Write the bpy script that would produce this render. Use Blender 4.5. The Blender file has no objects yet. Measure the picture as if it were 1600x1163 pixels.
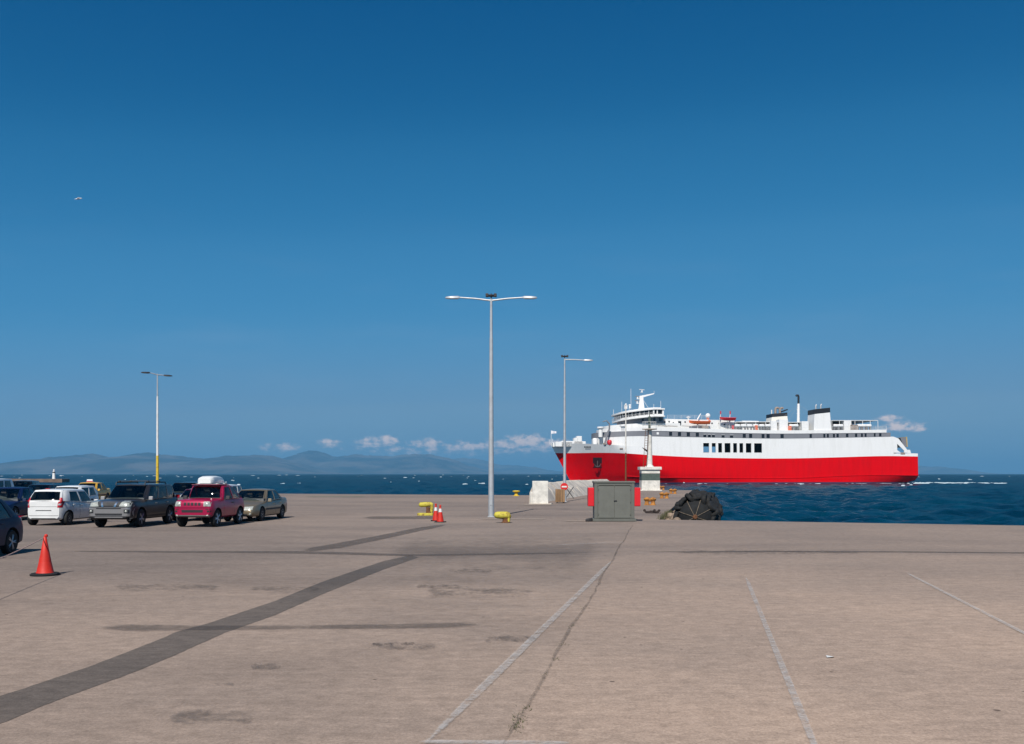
import bpy, bmesh, math, random
import numpy as np
from mathutils import Vector, Matrix, Euler
from mathutils.bvhtree import BVHTree

# ------------------------------------------------------------------ camera, sky, sun, exposure
SC = bpy.context.scene
COL = SC.collection
F = 1440.0                 # focal length in photograph pixels (1600 wide)
CAM_Z = 2.1
SEA_Z = -1.2
R = math.radians

cam_d = bpy.data.cameras.new('camera')
cam = bpy.data.objects.new('camera', cam_d); COL.objects.link(cam)
cam.location = (0, 0, CAM_Z); cam.rotation_euler = (R(90), 0, 0)
cam_d.sensor_width = 36.0; cam_d.lens = 36.0*F/1600.0
cam_d.shift_y = 0.0994
cam_d.clip_start = 0.1; cam_d.clip_end = 120000.0
SC.camera = cam

SUN_EL, SUN_AZ = 46.0, 193.0        # degrees; azimuth clockwise from +Y
sun_d = bpy.data.lights.new('sun', 'SUN'); sun_d.energy = 5.0; sun_d.angle = R(0.53); sun_d.color = (1.0, 0.955, 0.89)
sun = bpy.data.objects.new('sun', sun_d); COL.objects.link(sun)
sdir = Vector((math.sin(R(SUN_AZ))*math.cos(R(SUN_EL)), math.cos(R(SUN_AZ))*math.cos(R(SUN_EL)), math.sin(R(SUN_EL))))
sun.rotation_euler = sdir.to_track_quat('Z', 'Y').to_euler()
sun.location = (-20, -60, 80)

SC.view_settings.view_transform = 'Standard'
SC.view_settings.look = 'None'
SC.view_settings.exposure = 0.0
SC.view_settings.gamma = 1.0
SC.view_settings.use_curve_mapping = False
SC.cycles.use_denoising = True
SC.cycles.max_bounces = 8
SC.cycles.transparent_max_bounces = 16
SC.cycles.volume_bounces = 0

def build_world():
    w = bpy.data.worlds.new('World'); SC.world = w; w.use_nodes = True
    nt = w.node_tree; N = nt.nodes; N.clear(); L = nt.links.new
    def math_(op, a, b=None, c=None, clamp=False):
        n = N.new('ShaderNodeMath'); n.operation = op; n.use_clamp = clamp
        for i, v in enumerate((a, b, c)):
            if v is None: continue
            if isinstance(v, (int, float)): n.inputs[i].default_value = v
            else: L(v, n.inputs[i])
        return n.outputs[0]
    out = N.new('ShaderNodeOutputWorld'); bg = N.new('ShaderNodeBackground')
    sky = N.new('ShaderNodeTexSky'); sky.sky_type = 'NISHITA'; sky.sun_disc = False
    sky.sun_elevation = R(SUN_EL); sky.sun_rotation = R(SUN_AZ)
    sky.altitude = 0; sky.air_density = 1.0; sky.dust_density = 0.0; sky.ozone_density = 3.0
    # grade of the clear sky: deep saturated blue overhead, paler and greyer where the air gets brighter
    sg = N.new('ShaderNodeSeparateColor'); L(sky.outputs[0], sg.inputs[0])
    gr_ = N.new('ShaderNodeValToRGB'); gr_.color_ramp.interpolation = 'CARDINAL'
    L(math_('MULTIPLY', sg.outputs[1], 0.1), gr_.inputs[0])
    el_ = gr_.color_ramp.elements
    while len(el_) < len(SKY_GRADE): el_.new(0.5)
    for e, (p, c) in zip(el_, SKY_GRADE): e.position = p; e.color = (*c, 1)
    mul = N.new('ShaderNodeMix'); mul.data_type = 'RGBA'; mul.blend_type = 'MULTIPLY'; mul.inputs[0].default_value = 1.0
    L(gr_.outputs[0], mul.inputs[6]); mul.inputs[7].default_value = (10, 10, 10, 1)
    # clouds low over the horizon, laid out by direction
    tc = N.new('ShaderNodeTexCoord'); sep = N.new('ShaderNodeSeparateXYZ'); L(tc.outputs['Generated'], sep.inputs[0])
    az = math_('ARCTAN2', sep.outputs[0], sep.outputs[1]); el = math_('ARCSINE', sep.outputs[2])
    az = math_('MULTIPLY', az, 180/math.pi); el = math_('MULTIPLY', el, 180/math.pi)
    comb = N.new('ShaderNodeCombineXYZ'); L(az, comb.inputs[0]); L(math_('MULTIPLY', el, 1.7), comb.inputs[1])
    n1 = N.new('ShaderNodeTexNoise'); n1.inputs['Scale'].default_value = 1.7; n1.inputs['Detail'].default_value = 7; n1.inputs['Roughness'].default_value = 0.6
    L(comb.outputs[0], n1.inputs['Vector'])
    n2 = N.new('ShaderNodeTexNoise'); n2.inputs['Scale'].default_value = 0.16; n2.inputs['Detail'].default_value = 2
    L(comb.outputs[0], n2.inputs['Vector'])
    def px(x, y):
        d = Vector((x-800, F, 740.5-y)).normalized()
        return math.degrees(math.atan2(d.x, d.y)), math.degrees(math.asin(d.z))
    tot = None
    for x, y, wx, wy, a in ((440,699,40,8,.8),(515,692,20,9,.95),(582,692,30,10,.92),(608,689,22,11,.95),(668,694,40,10,.85),(640,703,120,8,.62), (800,703,110,9,.66),
                            (735,698,60,10,.9),(790,695,45,11,.92),(824,689,36,12,1.1),(868,694,50,11,.9),(905,700,50,11,.85),(1388,654,24,8,.85),(1402,665,26,12,.98),(1430,669,28,9,.85),
                            (690,706,190,13,.50), (1530,723,60,5,.45),(1480,716,26,4,.3)):
        ca, ce = px(x, y); ca2, ce2 = px(x+wx, y-wy)
        da = math_('DIVIDE', math_('SUBTRACT', az, ca), ca2-ca); de = math_('DIVIDE', math_('SUBTRACT', el, ce), ce2-ce)
        r2 = math_('ADD', math_('MULTIPLY', da, da), math_('MULTIPLY', de, de))
        g = math_('MULTIPLY', math_('EXPONENT', math_('MULTIPLY', r2, -1.0)), a)
        tot = g if tot is None else math_('MAXIMUM', tot, g)
    # the same low band goes on all round, thinner and broken
    band = math_('EXPONENT', math_('MULTIPLY', math_('POWER', math_('DIVIDE', math_('SUBTRACT', el, 1.9), 0.8), 2.0), -1.0))
    band = math_('MULTIPLY', band, math_('MULTIPLY', math_('SUBTRACT', n2.outputs[0], 0.52, clamp=True), 4.0, clamp=True))
    band = math_('MULTIPLY', band, math_('GREATER_THAN', math_('ABSOLUTE', az), 31.0))
    tot = math_('MAXIMUM', tot, band)
    m = math_('ADD', tot, math_('MULTIPLY', math_('SUBTRACT', n1.outputs[0], 0.5), 2.3))
    mr = N.new('ShaderNodeMapRange'); mr.interpolation_type = 'SMOOTHSTEP'
    mr.inputs[1].default_value = 0.28; mr.inputs[2].default_value = 1.15
    L(m, mr.inputs[0])
    mask = math_('MULTIPLY', mr.outputs[0], math_('MINIMUM', math_('MULTIPLY', tot, 1.6), 1.0))
    # very faint high streaks
    n3 = N.new('ShaderNodeTexNoise'); n3.inputs['Scale'].default_value = 0.09; n3.inputs['Detail'].default_value = 5
    cb3 = N.new('ShaderNodeCombineXYZ'); L(az, cb3.inputs[0]); L(math_('MULTIPLY', el, 5.0), cb3.inputs[1]); L(cb3.outputs[0], n3.inputs['Vector'])
    st = math_('MULTIPLY', math_('MULTIPLY', math_('SUBTRACT', n3.outputs[0], 0.52, clamp=True), 0.12), math_('SUBTRACT', 1.0, math_('DIVIDE', math_('ABSOLUTE', math_('SUBTRACT', el, 8.0)), 8.0), clamp=True))
    mask = math_('MAXIMUM', math_('MULTIPLY', mask, 0.85), st)
    mix = N.new('ShaderNodeMix'); mix.data_type = 'RGBA'
    L(mask, mix.inputs[0]); L(mul.outputs[2], mix.inputs[6]); mix.inputs[7].default_value = (*CLOUD, 1)
    L(mix.outputs[2], bg.inputs[0]); bg.inputs[1].default_value = SKY_STRENGTH
    L(bg.outputs[0], out.inputs[0])
SKY_STRENGTH = 0.1
SKY_GRADE = ((0.0, (.0, .06, .20)), (.19, (.001, .084, .248)), (.264, (.0125, .143, .345)), (.366, (.036, .212, .448)), (.53, (.073, .273, .512)),
             (.78, (.142, .306, .492)), (.86, (.162, .322, .490)), (1.0, (.155, .31, .47)))
CLOUD = (9.6, 7.8, 7.2)
build_world()
# ------------------------------------------------------------------ helpers
rnd = random.Random(7)

def at(px, py, depth):                    # a measured picture point at a known distance
    return Vector(((px-800)/F*depth, depth, CAM_Z-(py-740.5)/F*depth))
def gr(px, py, z=0.0):                    # a measured picture point on level ground z
    d = F*(CAM_Z-z)/(py-740.5)
    return Vector(((px-800)/F*d, d, z))

def mat(name, color, rough=0.6, metal=0.0, var=0.0, scale=4.0, bump=0.0, bscale=None, color2=None, coat=0.0, spec=0.5, detail=5, stretch=None, lo=0.35, hi=0.65):
    m = bpy.data.materials.new(name); m.use_nodes = True
    nt = m.node_tree; N = nt.nodes; L = nt.links.new; b = N['Principled BSDF']
    b.inputs['Roughness'].default_value = rough; b.inputs['Metallic'].default_value = metal
    b.inputs['Specular IOR Level'].default_value = spec; b.inputs['Coat Weight'].default_value = coat
    b.inputs['Coat Roughness'].default_value = 0.06
    b.inputs['Base Color'].default_value = (*color, 1)
    tc = N.new('ShaderNodeTexCoord'); mp = N.new('ShaderNodeMapping'); L(tc.outputs['Object'], mp.inputs[0])
    if stretch: mp.inputs['Scale'].default_value = stretch
    if var or color2:
        n = N.new('ShaderNodeTexNoise'); n.inputs['Scale'].default_value = scale; n.inputs['Detail'].default_value = detail; n.inputs['Roughness'].default_value = 0.62
        L(mp.outputs[0], n.inputs['Vector'])
        r = N.new('ShaderNodeValToRGB'); L(n.outputs[0], r.inputs[0])
        c2 = color2 or tuple(c*(1-var) for c in color); c1 = color if color2 else tuple(min(1, c*(1+var*.6)) for c in color)
        r.color_ramp.elements[0].position = lo; r.color_ramp.elements[1].position = hi
        r.color_ramp.elements[0].color = (*c2, 1); r.color_ramp.elements[1].color = (*c1, 1)
        L(r.outputs[0], b.inputs['Base Color'])
        mr = N.new('ShaderNodeMapRange'); mr.inputs[3].default_value = min(1, rough*1.25); mr.inputs[4].default_value = rough*.85
        L(n.outputs[0], mr.inputs[0]); L(mr.outputs[0], b.inputs['Roughness'])
    if bump:
        n = N.new('ShaderNodeTexNoise'); n.inputs['Scale'].default_value = bscale or scale*6; n.inputs['Detail'].default_value = 6
        L(mp.outputs[0], n.inputs['Vector'])
        bp = N.new('ShaderNodeBump'); bp.inputs['Strength'].default_value = bump; bp.inputs['Distance'].default_value = 0.02
        L(n.outputs[0], bp.inputs['Height']); L(bp.outputs[0], b.inputs['Normal'])
    return m

class MB:
    def __init__(s): s.v = []; s.f = []
    def add(s, vs, fs):
        o = len(s.v); s.v += [tuple(v) for v in vs]; s.f += [tuple(i+o for i in f) for f in fs]; return s
    def box(s, c, d, M=None):
        x, y, z = d[0]/2, d[1]/2, d[2]/2
        vs = [Vector((a*x, b*y, e*z)) for e in (-1, 1) for b in (-1, 1) for a in (-1, 1)]
        if M is not None: vs = [M @ v for v in vs]
        vs = [v+Vector(c) for v in vs]
        return s.add(vs, [(0,2,3,1),(4,5,7,6),(0,1,5,4),(2,6,7,3),(0,4,6,2),(1,3,7,5)])
    def span(s, a, b):                     # box by opposite corners
        a = Vector(a); b = Vector(b); return s.box((a+b)/2, [abs(q) for q in (b-a)])
    def tube(s, pts, rad, n=10, cap=True):
        pts = [Vector(p) for p in pts]
        if isinstance(rad, (int, float)): rad = [rad]*len(pts)
        vs = []; fs = []
        t0 = (pts[1]-pts[0]).normalized(); up = Vector((0, 0, 1)) if abs(t0.z) < .9 else Vector((1, 0, 0))
        a = t0.cross(up).normalized()
        for i, p in enumerate(pts):
            t = (pts[min(i+1, len(pts)-1)]-pts[max(i-1, 0)]).normalized()
            a = (a-t*a.dot(t)).normalized(); b = t.cross(a)
            for k in range(n):
                q = 2*math.pi*k/n; vs.append(p+(a*math.cos(q)+b*math.sin(q))*rad[i])
        for i in range(len(pts)-1):
            for k in range(n): fs.append((i*n+k, i*n+(k+1) % n, (i+1)*n+(k+1) % n, (i+1)*n+k))
        if cap: fs.append(tuple(range(n-1, -1, -1))); fs.append(tuple(range((len(pts)-1)*n, len(pts)*n)))
        return s.add(vs, fs)
    def lathe(s, prof, c=(0, 0, 0), axis='Z', n=20):
        vs = []; fs = []; c = Vector(c)
        for r, h in prof:
            for k in range(n):
                q = 2*math.pi*k/n; x, y = r*math.cos(q), r*math.sin(q)
                vs.append(c+(Vector((x, y, h)) if axis == 'Z' else Vector((x, h, y)) if axis == 'Y' else Vector((h, x, y))))
        for i in range(len(prof)-1):
            for k in range(n): fs.append((i*n+k, i*n+(k+1) % n, (i+1)*n+(k+1) % n, (i+1)*n+k))
        fs.append(tuple(range(n-1, -1, -1))); fs.append(tuple(range((len(prof)-1)*n, len(prof)*n)))
        return s.add(vs, fs)
    def loft(s, secs, cap=True, closed=True):
        n = len(secs[0]); vs = [p for q in secs for p in q]; fs = []
        for i in range(len(secs)-1):
            for k in range(n if closed else n-1): fs.append((i*n+k, i*n+(k+1) % n, (i+1)*n+(k+1) % n, (i+1)*n+k))
        if cap: fs.append(tuple(range(n-1, -1, -1))); fs.append(tuple(range((len(secs)-1)*n, len(secs)*n)))
        return s.add(vs, fs)
    def prism(s, poly, z0, z1):            # plan polygon; z0, z1 numbers or functions of (x, y)
        f0 = z0 if callable(z0) else (lambda x, y: z0); f1 = z1 if callable(z1) else (lambda x, y: z1)
        n = len(poly)
        vs = [(x, y, f0(x, y)) for x, y in poly]+[(x, y, f1(x, y)) for x, y in poly]
        fs = [(k, (k+1) % n, n+(k+1) % n, n+k) for k in range(n)]+[tuple(range(n-1, -1, -1)), tuple(range(n, 2*n))]
        return s.add(vs, fs)
    def mesh(s, name):
        me = bpy.data.meshes.new(name); me.from_pydata(s.v, [], s.f); me.update()
        bm = bmesh.new(); bm.from_mesh(me); bmesh.ops.recalc_face_normals(bm, faces=bm.faces); bm.to_mesh(me); bm.free()
        return me
    def build(s, name, m, parent=None, smooth=None, bevel=0, loc=None):
        me = s.mesh(name)
        if m: me.materials.append(m)
        if smooth is not None:
            for p in me.polygons: p.use_smooth = True
            me.set_sharp_from_angle(angle=R(smooth))
        o = bpy.data.objects.new(name, me); COL.objects.link(o)
        if parent: o.parent = parent
        if loc is not None: o.location = loc
        if bevel:
            b = o.modifiers.new('bevel', 'BEVEL'); b.width = bevel; b.segments = 2; b.limit_method = 'ANGLE'
        return o

def tag(o, label, cat, group=None):
    o['label'] = label; o['category'] = cat
    if group: o['group'] = group
    return o
def struct(o, kind='structure', label=None):
    o['kind'] = kind
    if label: o['label'] = label
    return o
def thing(name, label, cat, loc=(0, 0, 0), rz=0.0, group=None):
    o = bpy.data.objects.new(name, None); COL.objects.link(o); o.location = loc; o.rotation_euler = (0, 0, rz)
    o.empty_display_size = 0.3
    return tag(o, label, cat, group)
def copy_tree(o, parent=None):
    c = o.copy(); COL.objects.link(c)
    if parent: c.parent = parent
    for ch in list(o.children): copy_tree(ch, c)
    return c
def interp(pts):
    xs = [p[0] for p in pts]; ys = [p[1] for p in pts]
    return lambda x: float(np.interp(x, xs, ys))
def smooth_interp(pts):                    # monotone-ish cosine blend through points
    xs = [p[0] for p in pts]; ys = [p[1] for p in pts]
    n = len(xs)
    d = [(ys[i+1]-ys[i])/(xs[i+1]-xs[i]) for i in range(n-1)]
    t = [d[0]]+[(d[i-1]+d[i])/2 for i in range(1, n-1)]+[d[-1]]
    def g(x):
        if x <= xs[0]: return ys[0]+(x-xs[0])*t[0]
        if x >= xs[-1]: return ys[-1]+(x-xs[-1])*t[-1]
        i = max(k for k in range(n-1) if xs[k] <= x); h = xs[i+1]-xs[i]; u = (x-xs[i])/h
        return (2*u**3-3*u**2+1)*ys[i]+(u**3-2*u**2+u)*h*t[i]+(-2*u**3+3*u**2)*ys[i+1]+(u**3-u**2)*h*t[i+1]
    return g

def glass_mat(name, tint, dark=0.0):
    m = bpy.data.materials.new(name); m.use_nodes = True; nt = m.node_tree; N = nt.nodes; L = nt.links.new
    N.remove(N['Principled BSDF']); out = N['Material Output']
    tr = N.new('ShaderNodeBsdfTransparent'); tr.inputs[0].default_value = (*tint, 1)
    gl = N.new('ShaderNodeBsdfGlossy'); gl.inputs[0].default_value = (.9, .9, .9, 1); gl.inputs['Roughness'].default_value = 0.03
    fr = N.new('ShaderNodeFresnel'); fr.inputs[0].default_value = 1.5
    mx = N.new('ShaderNodeMixShader'); L(fr.outputs[0], mx.inputs[0]); L(tr.outputs[0], mx.inputs[1]); L(gl.outputs[0], mx.inputs[2])
    L(mx.outputs[0], out.inputs[0]); return m
# ------------------------------------------------------------------ sea
WAVES = []
_wr = random.Random(3)
for i in range(46):
    lam = 1.6*(34/1.6)**(i/45.0); th = R(205)+_wr.gauss(0, .55)      # wind sea rolling in from the right and behind the ship
    amp = 0.0250*lam**0.42*(1.0 if lam < 8 else (8/lam)**1.4)
    k = 2*math.pi/lam; WAVES.append((k*math.cos(th), k*math.sin(th), amp, _wr.uniform(0, 6.283), lam))
def wave_h(x, y, res=None):
    h = np.zeros_like(np.asarray(x, dtype=float))
    for kx, ky, a, p, lam in WAVES:
        ph = kx*x+ky*y+p; s = np.sin(ph)
        t = a*(s+0.35*(s*s-.5))                                          # peaked crests
        if res is not None: t = t*np.clip((lam/res-2.2)/2.0, 0, 1)
        h = h+t
    return h

def water_mat():
    m = bpy.data.materials.new('sea_water'); m.use_nodes = True; nt = m.node_tree; N = nt.nodes; L = nt.links.new; b = N['Principled BSDF']
    tc = N.new('ShaderNodeTexCoord')
    n0 = N.new('ShaderNodeTexNoise'); n0.inputs['Scale'].default_value = 0.22; n0.inputs['Detail'].default_value = 9; n0.inputs['Roughness'].default_value = .66
    mp = N.new('ShaderNodeMapping'); mp.inputs['Scale'].default_value = (.6, 1.0, 1); L(tc.outputs['Object'], mp.inputs[0]); L(mp.outputs[0], n0.inputs['Vector'])
    r = N.new('ShaderNodeValToRGB'); L(n0.outputs[0], r.inputs[0])
    r.color_ramp.elements[0].position = .36; r.color_ramp.elements[1].position = .66
    r.color_ramp.elements[0].color = (*SEA_DARK, 1); r.color_ramp.elements[1].color = (*SEA_LIGHT, 1)
    L(r.outputs[0], b.inputs['Base Color'])
    b.inputs['Roughness'].default_value = 0.6; b.inputs['Specular IOR Level'].default_value = 0.0
    prev = None
    for sc, st, dist in ((3.2, .8, .12), (0.9, .7, .45)):
        n = N.new('ShaderNodeTexNoise'); n.inputs['Scale'].default_value = sc; n.inputs['Detail'].default_value = 4
        mp2 = N.new('ShaderNodeMapping'); mp2.inputs['Rotation'].default_value = (0, 0, R(25)); mp2.inputs['Scale'].default_value = (1, .5, 1)
        L(tc.outputs['Object'], mp2.inputs[0]); L(mp2.outputs[0], n.inputs['Vector'])
        bp = N.new('ShaderNodeBump'); bp.inputs['Strength'].default_value = st; bp.inputs['Distance'].default_value = dist
        L(n.outputs[0], bp.inputs['Height'])
        if prev: L(prev, bp.inputs['Normal'])
        prev = bp.outputs[0]
    L(prev, b.inputs['Normal'])
    gl = N.new('ShaderNodeBsdfGlossy'); gl.inputs['Roughness'].default_value = .13; gl.inputs[0].default_value = (.8, .9, 1, 1); L(prev, gl.inputs['Normal'])
    fr = N.new('ShaderNodeFresnel'); fr.inputs[0].default_value = 1.33; L(prev, fr.inputs['Normal'])
    mn = N.new('ShaderNodeMath'); mn.operation = 'MINIMUM'; L(fr.outputs[0], mn.inputs[0]); mn.inputs[1].default_value = SEA_SPEC
    mx = N.new('ShaderNodeMixShader'); L(mn.outputs[0], mx.inputs[0]); L(b.outputs[0], mx.inputs[1]); L(gl.outputs[0], mx.inputs[2]); L(mx.outputs[0], N['Material Output'].inputs[0])
    return m
SEA_DARK, SEA_LIGHT, SEA_SPEC = (.0002, .018, .034), (.0006, .041, .070), 0.20
M_water = water_mat()

def build_sea():
    rs = []; r = 26.0
    while r < 2600: rs.append(r); r += max(.42, .0062*r)
    rs = np.array(rs); th = np.linspace(R(90-58), R(90+58), 960)
    dr = np.gradient(rs)
    RR, TT = np.meshgrid(rs, th, indexing='ij'); X = RR*np.cos(TT); Y = RR*np.sin(TT)
    res = np.maximum(dr, rs*(th[1]-th[0]))[:, None]
    Z = SEA_Z+wave_h(X, Y, res)
    Z[-1, :] = SEA_Z
    nr, nt = X.shape
    co = np.stack([X, Y, Z], -1).reshape(-1, 3)
    i = np.arange(nr-1)[:, None]*nt+np.arange(nt-1)[None, :]
    q = np.stack([i, i+nt, i+nt+1, i+1], -1).reshape(-1, 4)
    # far and side sheets, level, joined on to the same water surface
    far = []; base = len(co); ang = np.linspace(0, 2*math.pi, 145)[:-1]
    ring = []
    for rr in (2598.0, 9000.0, 38000.0):
        ring.append([(rr*math.cos(a), rr*math.sin(a), SEA_Z-.02) for a in ang])
    inner = [(40*math.cos(a), 40*math.sin(a), SEA_Z-1.5) for a in ang]
    vs = inner+ring[0]+ring[1]+ring[2]; n = len(ang); fq = []
    for k in range(3):
        for j in range(n): fq.append((base+k*n+j, base+(k+1)*n+j, base+(k+1)*n+(j+1) % n, base+k*n+(j+1) % n))
    for j in range(n):                      # the inner ring dips below the waves inside the wave fan
        pass
    co = np.concatenate([co, np.array(vs)]); q = np.concatenate([q, np.array(fq)])
    me = bpy.data.meshes.new('sea'); me.vertices.add(len(co)); me.vertices.foreach_set('co', co.astype('f').ravel())
    me.loops.add(len(q)*4); me.loops.foreach_set('vertex_index', q.astype('i').ravel())
    me.polygons.add(len(q)); me.polygons.foreach_set('loop_start', np.arange(0, len(q)*4, 4, dtype='i'))
    me.polygons.foreach_set('use_smooth', np.ones(len(q), dtype=bool)); me.update(calc_edges=True); me.validate()
    me.materials.append(M_water)
    o = bpy.data.objects.new('sea', me); COL.objects.link(o)
    return struct(o, label='dark blue choppy sea reaching to the horizon')
build_sea()

M_foam = mat('foam', (.46, .53, .57), .9, var=.15, scale=2.0, bump=.4)
def foam_ridge(mb, x, y, w, h, d, yaw, r, base=None):
    n = 7; c, s = math.cos(yaw), math.sin(yaw); top = []; lo = []; hi = []
    z0 = (SEA_Z+float(wave_h(x, y))) if base is None else base
    for i in range(n+1):
        t = -1+2*i/n; e = max(0, 1-t*t)**.6*r.uniform(.55, 1.15)
        px_, py_ = t*w/2, r.uniform(-.12, .12)*d
        def P(a, b, z): return (x+a*c-b*s, y+a*s+b*c, z)
        lo.append(P(px_, py_-d*.5*e, z0-.12)); top.append(P(px_, py_, z0+h*e)); hi.append(P(px_, py_+d*.5*e, z0-.12))
    o = len(mb.v); mb.v += lo+top+hi; m = n+1
    for i in range(n):
        mb.f += [(o+i, o+i+1, o+m+i+1, o+m+i), (o+m+i, o+m+i+1, o+2*m+i+1, o+2*m+i)]
def build_whitecaps():
    r = random.Random(21); mb = MB(); k = 0
    while k < 150:
        rr = 95*(2600/95)**(r.random()**.75); a = R(r.uniform(-36, 36)); x, y = rr*math.sin(a), rr*math.cos(a)
        if y < 210: continue
        if float(wave_h(x, y)) < .10: continue
        k += 1; sz = r.choice((.25, .3, .4, .45, .6, 1.0))*(1 if rr < 900 else 1.5)
        for j in range(r.randint(1, 3)):
            foam_ridge(mb, x+r.uniform(-1.5, 1.5)*sz, y+r.uniform(-.6, .6), r.uniform(1.0, 2.4)*sz*(.55+rr/1000), r.uniform(.10, .26)*(.7+rr/1300)*min(1, sz+.3), .8*sz, r.gauss(R(8), .25), r)
    return struct(mb.build('whitecaps', M_foam, smooth=60), 'stuff', 'white foam crests scattered over the dark blue sea')
build_whitecaps()

# ------------------------------------------------------------------ quay
def ground_mat(name, c1, c2, c3, dark):
    m = bpy.data.materials.new(name); m.use_nodes = True; nt = m.node_tree; N = nt.nodes; L = nt.links.new; b = N['Principled BSDF']
    b.inputs['Roughness'].default_value = .92; b.inputs['Specular IOR Level'].default_value = .25
    if 'Diffuse Roughness' in b.inputs: b.inputs['Diffuse Roughness'].default_value = 1.0
    tc = N.new('ShaderNodeTexCoord')
    def noise(scale, detail, sx=1, sy=1, rough=.6, rot=0, dist=0):
        mp = N.new('ShaderNodeMapping'); mp.inputs['Scale'].default_value = (sx, sy, 1); mp.inputs['Rotation'].default_value = (0, 0, R(rot)); L(tc.outputs['Object'], mp.inputs[0])
        n = N.new('ShaderNodeTexNoise'); n.inputs['Scale'].default_value = scale; n.inputs['Detail'].default_value = detail; n.inputs['Roughness'].default_value = rough; n.inputs['Distortion'].default_value = dist
        L(mp.outputs[0], n.inputs['Vector']); return n.outputs[0]
    def ramp(v, a, bb, ca, cb):
        r = N.new('ShaderNodeValToRGB'); L(v, r.inputs[0]); e = r.color_ramp.elements
        e[0].position = a; e[1].position = bb; e[0].color = (*ca, 1); e[1].color = (*cb, 1); return r.outputs[0]
    def mix(f, a, bb, mode='MIX'):
        n = N.new('ShaderNodeMix'); n.data_type = 'RGBA'; n.blend_type = mode
        if isinstance(f, float): n.inputs[0].default_value = f
        else: L(f, n.inputs[0])
        L(a, n.inputs[6]); L(bb, n.inputs[7]); return n.outputs[2]
    base = ramp(noise(.16, 6, .8, 1.5, .66, 8), .36, .64, c2, c1)
    pat = ramp(noise(.30, 8, .45, 1.5, .72, -6, .8), .46, .72, (1, 1, 1), dark)              # worn and oily areas
    base = mix(1.0, base, pat, 'MULTIPLY')
    grain = ramp(noise(38, 5, 1, 1, .75), .28, .72, (.66, .65, .64), (1.22, 1.22, 1.22))
    base = mix(1.0, base, grain, 'MULTIPLY')
    slabs = ramp(noise(.09, 7, .7, 1.0, .6, 20, .5), .40, .60, (.84, .85, .87), (1.08, 1.07, 1.06))
    base = mix(1.0, base, slabs, 'MULTIPLY')
    mot = ramp(noise(4.2, 7, 1, 1.4, .7), .3, .7, (.77, .765, .76), (1.15, 1.15, 1.15))
    base = mix(1.0, base, mot, 'MULTIPLY')
    broom = ramp(noise(7.0, 4, .22, 2.4, .7, 9), .30, .70, (.93, .93, .93), (1.05, 1.05, 1.05))
    base = mix(1.0, base, broom, 'MULTIPLY')
    grit = ramp(noise(13, 6, 1, 1.2, .7), .3, .7, (.84, .835, .83), (1.10, 1.10, 1.10))
    base = mix(1.0, base, grit, 'MULTIPLY')
    # distance darkening: weaker returned light at low view angles, painted into the colour
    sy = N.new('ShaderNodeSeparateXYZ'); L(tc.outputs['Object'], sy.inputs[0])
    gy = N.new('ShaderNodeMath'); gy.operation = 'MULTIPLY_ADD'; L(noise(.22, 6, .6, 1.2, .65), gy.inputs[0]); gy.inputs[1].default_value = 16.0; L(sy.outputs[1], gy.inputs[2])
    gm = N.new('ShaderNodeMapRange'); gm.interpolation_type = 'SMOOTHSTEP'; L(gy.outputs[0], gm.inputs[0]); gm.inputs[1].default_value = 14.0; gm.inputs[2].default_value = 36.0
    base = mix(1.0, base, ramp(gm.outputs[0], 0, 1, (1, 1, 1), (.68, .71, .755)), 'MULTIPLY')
    vo = N.new('ShaderNodeTexVoronoi'); vo.inputs['Scale'].default_value = 2.1; vo.inputs['Randomness'].default_value = 1
    nz = noise(3, 2)
    mpv = N.new('ShaderNodeMapping'); L(tc.outputs['Object'], mpv.inputs[0]); L(mpv.outputs[0], vo.inputs['Vector'])
    vsel = N.new('ShaderNodeSeparateColor'); L(vo.outputs['Color'], vsel.inputs[0])
    vm = N.new('ShaderNodeMath'); vm.operation = 'MULTIPLY_ADD'; L(vsel.outputs[0], vm.inputs[0]); vm.inputs[1].default_value = .10; L(vo.outputs['Distance'], vm.inputs[2])
    spot = ramp(vm.outputs[0], .062, .080, c3, (1, 1, 1))                           # old gum and tar spots
    base = mix(1.0, base, spot, 'MULTIPLY')
    L(base, b.inputs['Base Color'])
    bp = N.new('ShaderNodeBump'); bp.inputs['Strength'].default_value = .55; bp.inputs['Distance'].default_value = .012
    L(noise(45, 6, 1, 1, .7), bp.inputs['Height']); L(bp.outputs[0], b.inputs['Normal'])
    return m
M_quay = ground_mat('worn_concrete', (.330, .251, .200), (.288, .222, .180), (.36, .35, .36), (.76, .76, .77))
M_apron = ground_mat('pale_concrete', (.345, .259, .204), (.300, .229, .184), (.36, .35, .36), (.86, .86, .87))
M_wallc = mat('sea_wall', (.26, .215, .17), .95, var=.5, scale=.8, bump=1.0, bscale=3.0, color2=(.085, .062, .045))
D_PIER = Vector((.2181, .9759)); N_PIER = Vector((.9759, -.2181))
quay_poly = [(60, 23.7), (20.8, 37.38), (9.32, 41.38), (6.75, 42.3), (23.2, 118.6), (11.5, 121.2), (4.65, 89.6), (-23.6, 97.2), (-60, 104.0), (-150, 122), (-150, -70), (60, -70)]
mb = MB(); mb.add([(x, y, 0) for x, y in quay_poly], [tuple(range(len(quay_poly)))[::-1]])
quay = struct(mb.build('quay', M_quay), label='wide worn concrete quay')
mb = MB()
for i in range(len(quay_poly)):
    (x0, y0), (x1, y1) = quay_poly[i], quay_poly[(i+1) % len(quay_poly)]
    mb.add([(x0, y0, -.002), (x1, y1, -.002), (x1, y1, -4), (x0, y0, -4)], [(0, 1, 2, 3)])
mb.build('quay_wall', M_wallc, quay)
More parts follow.
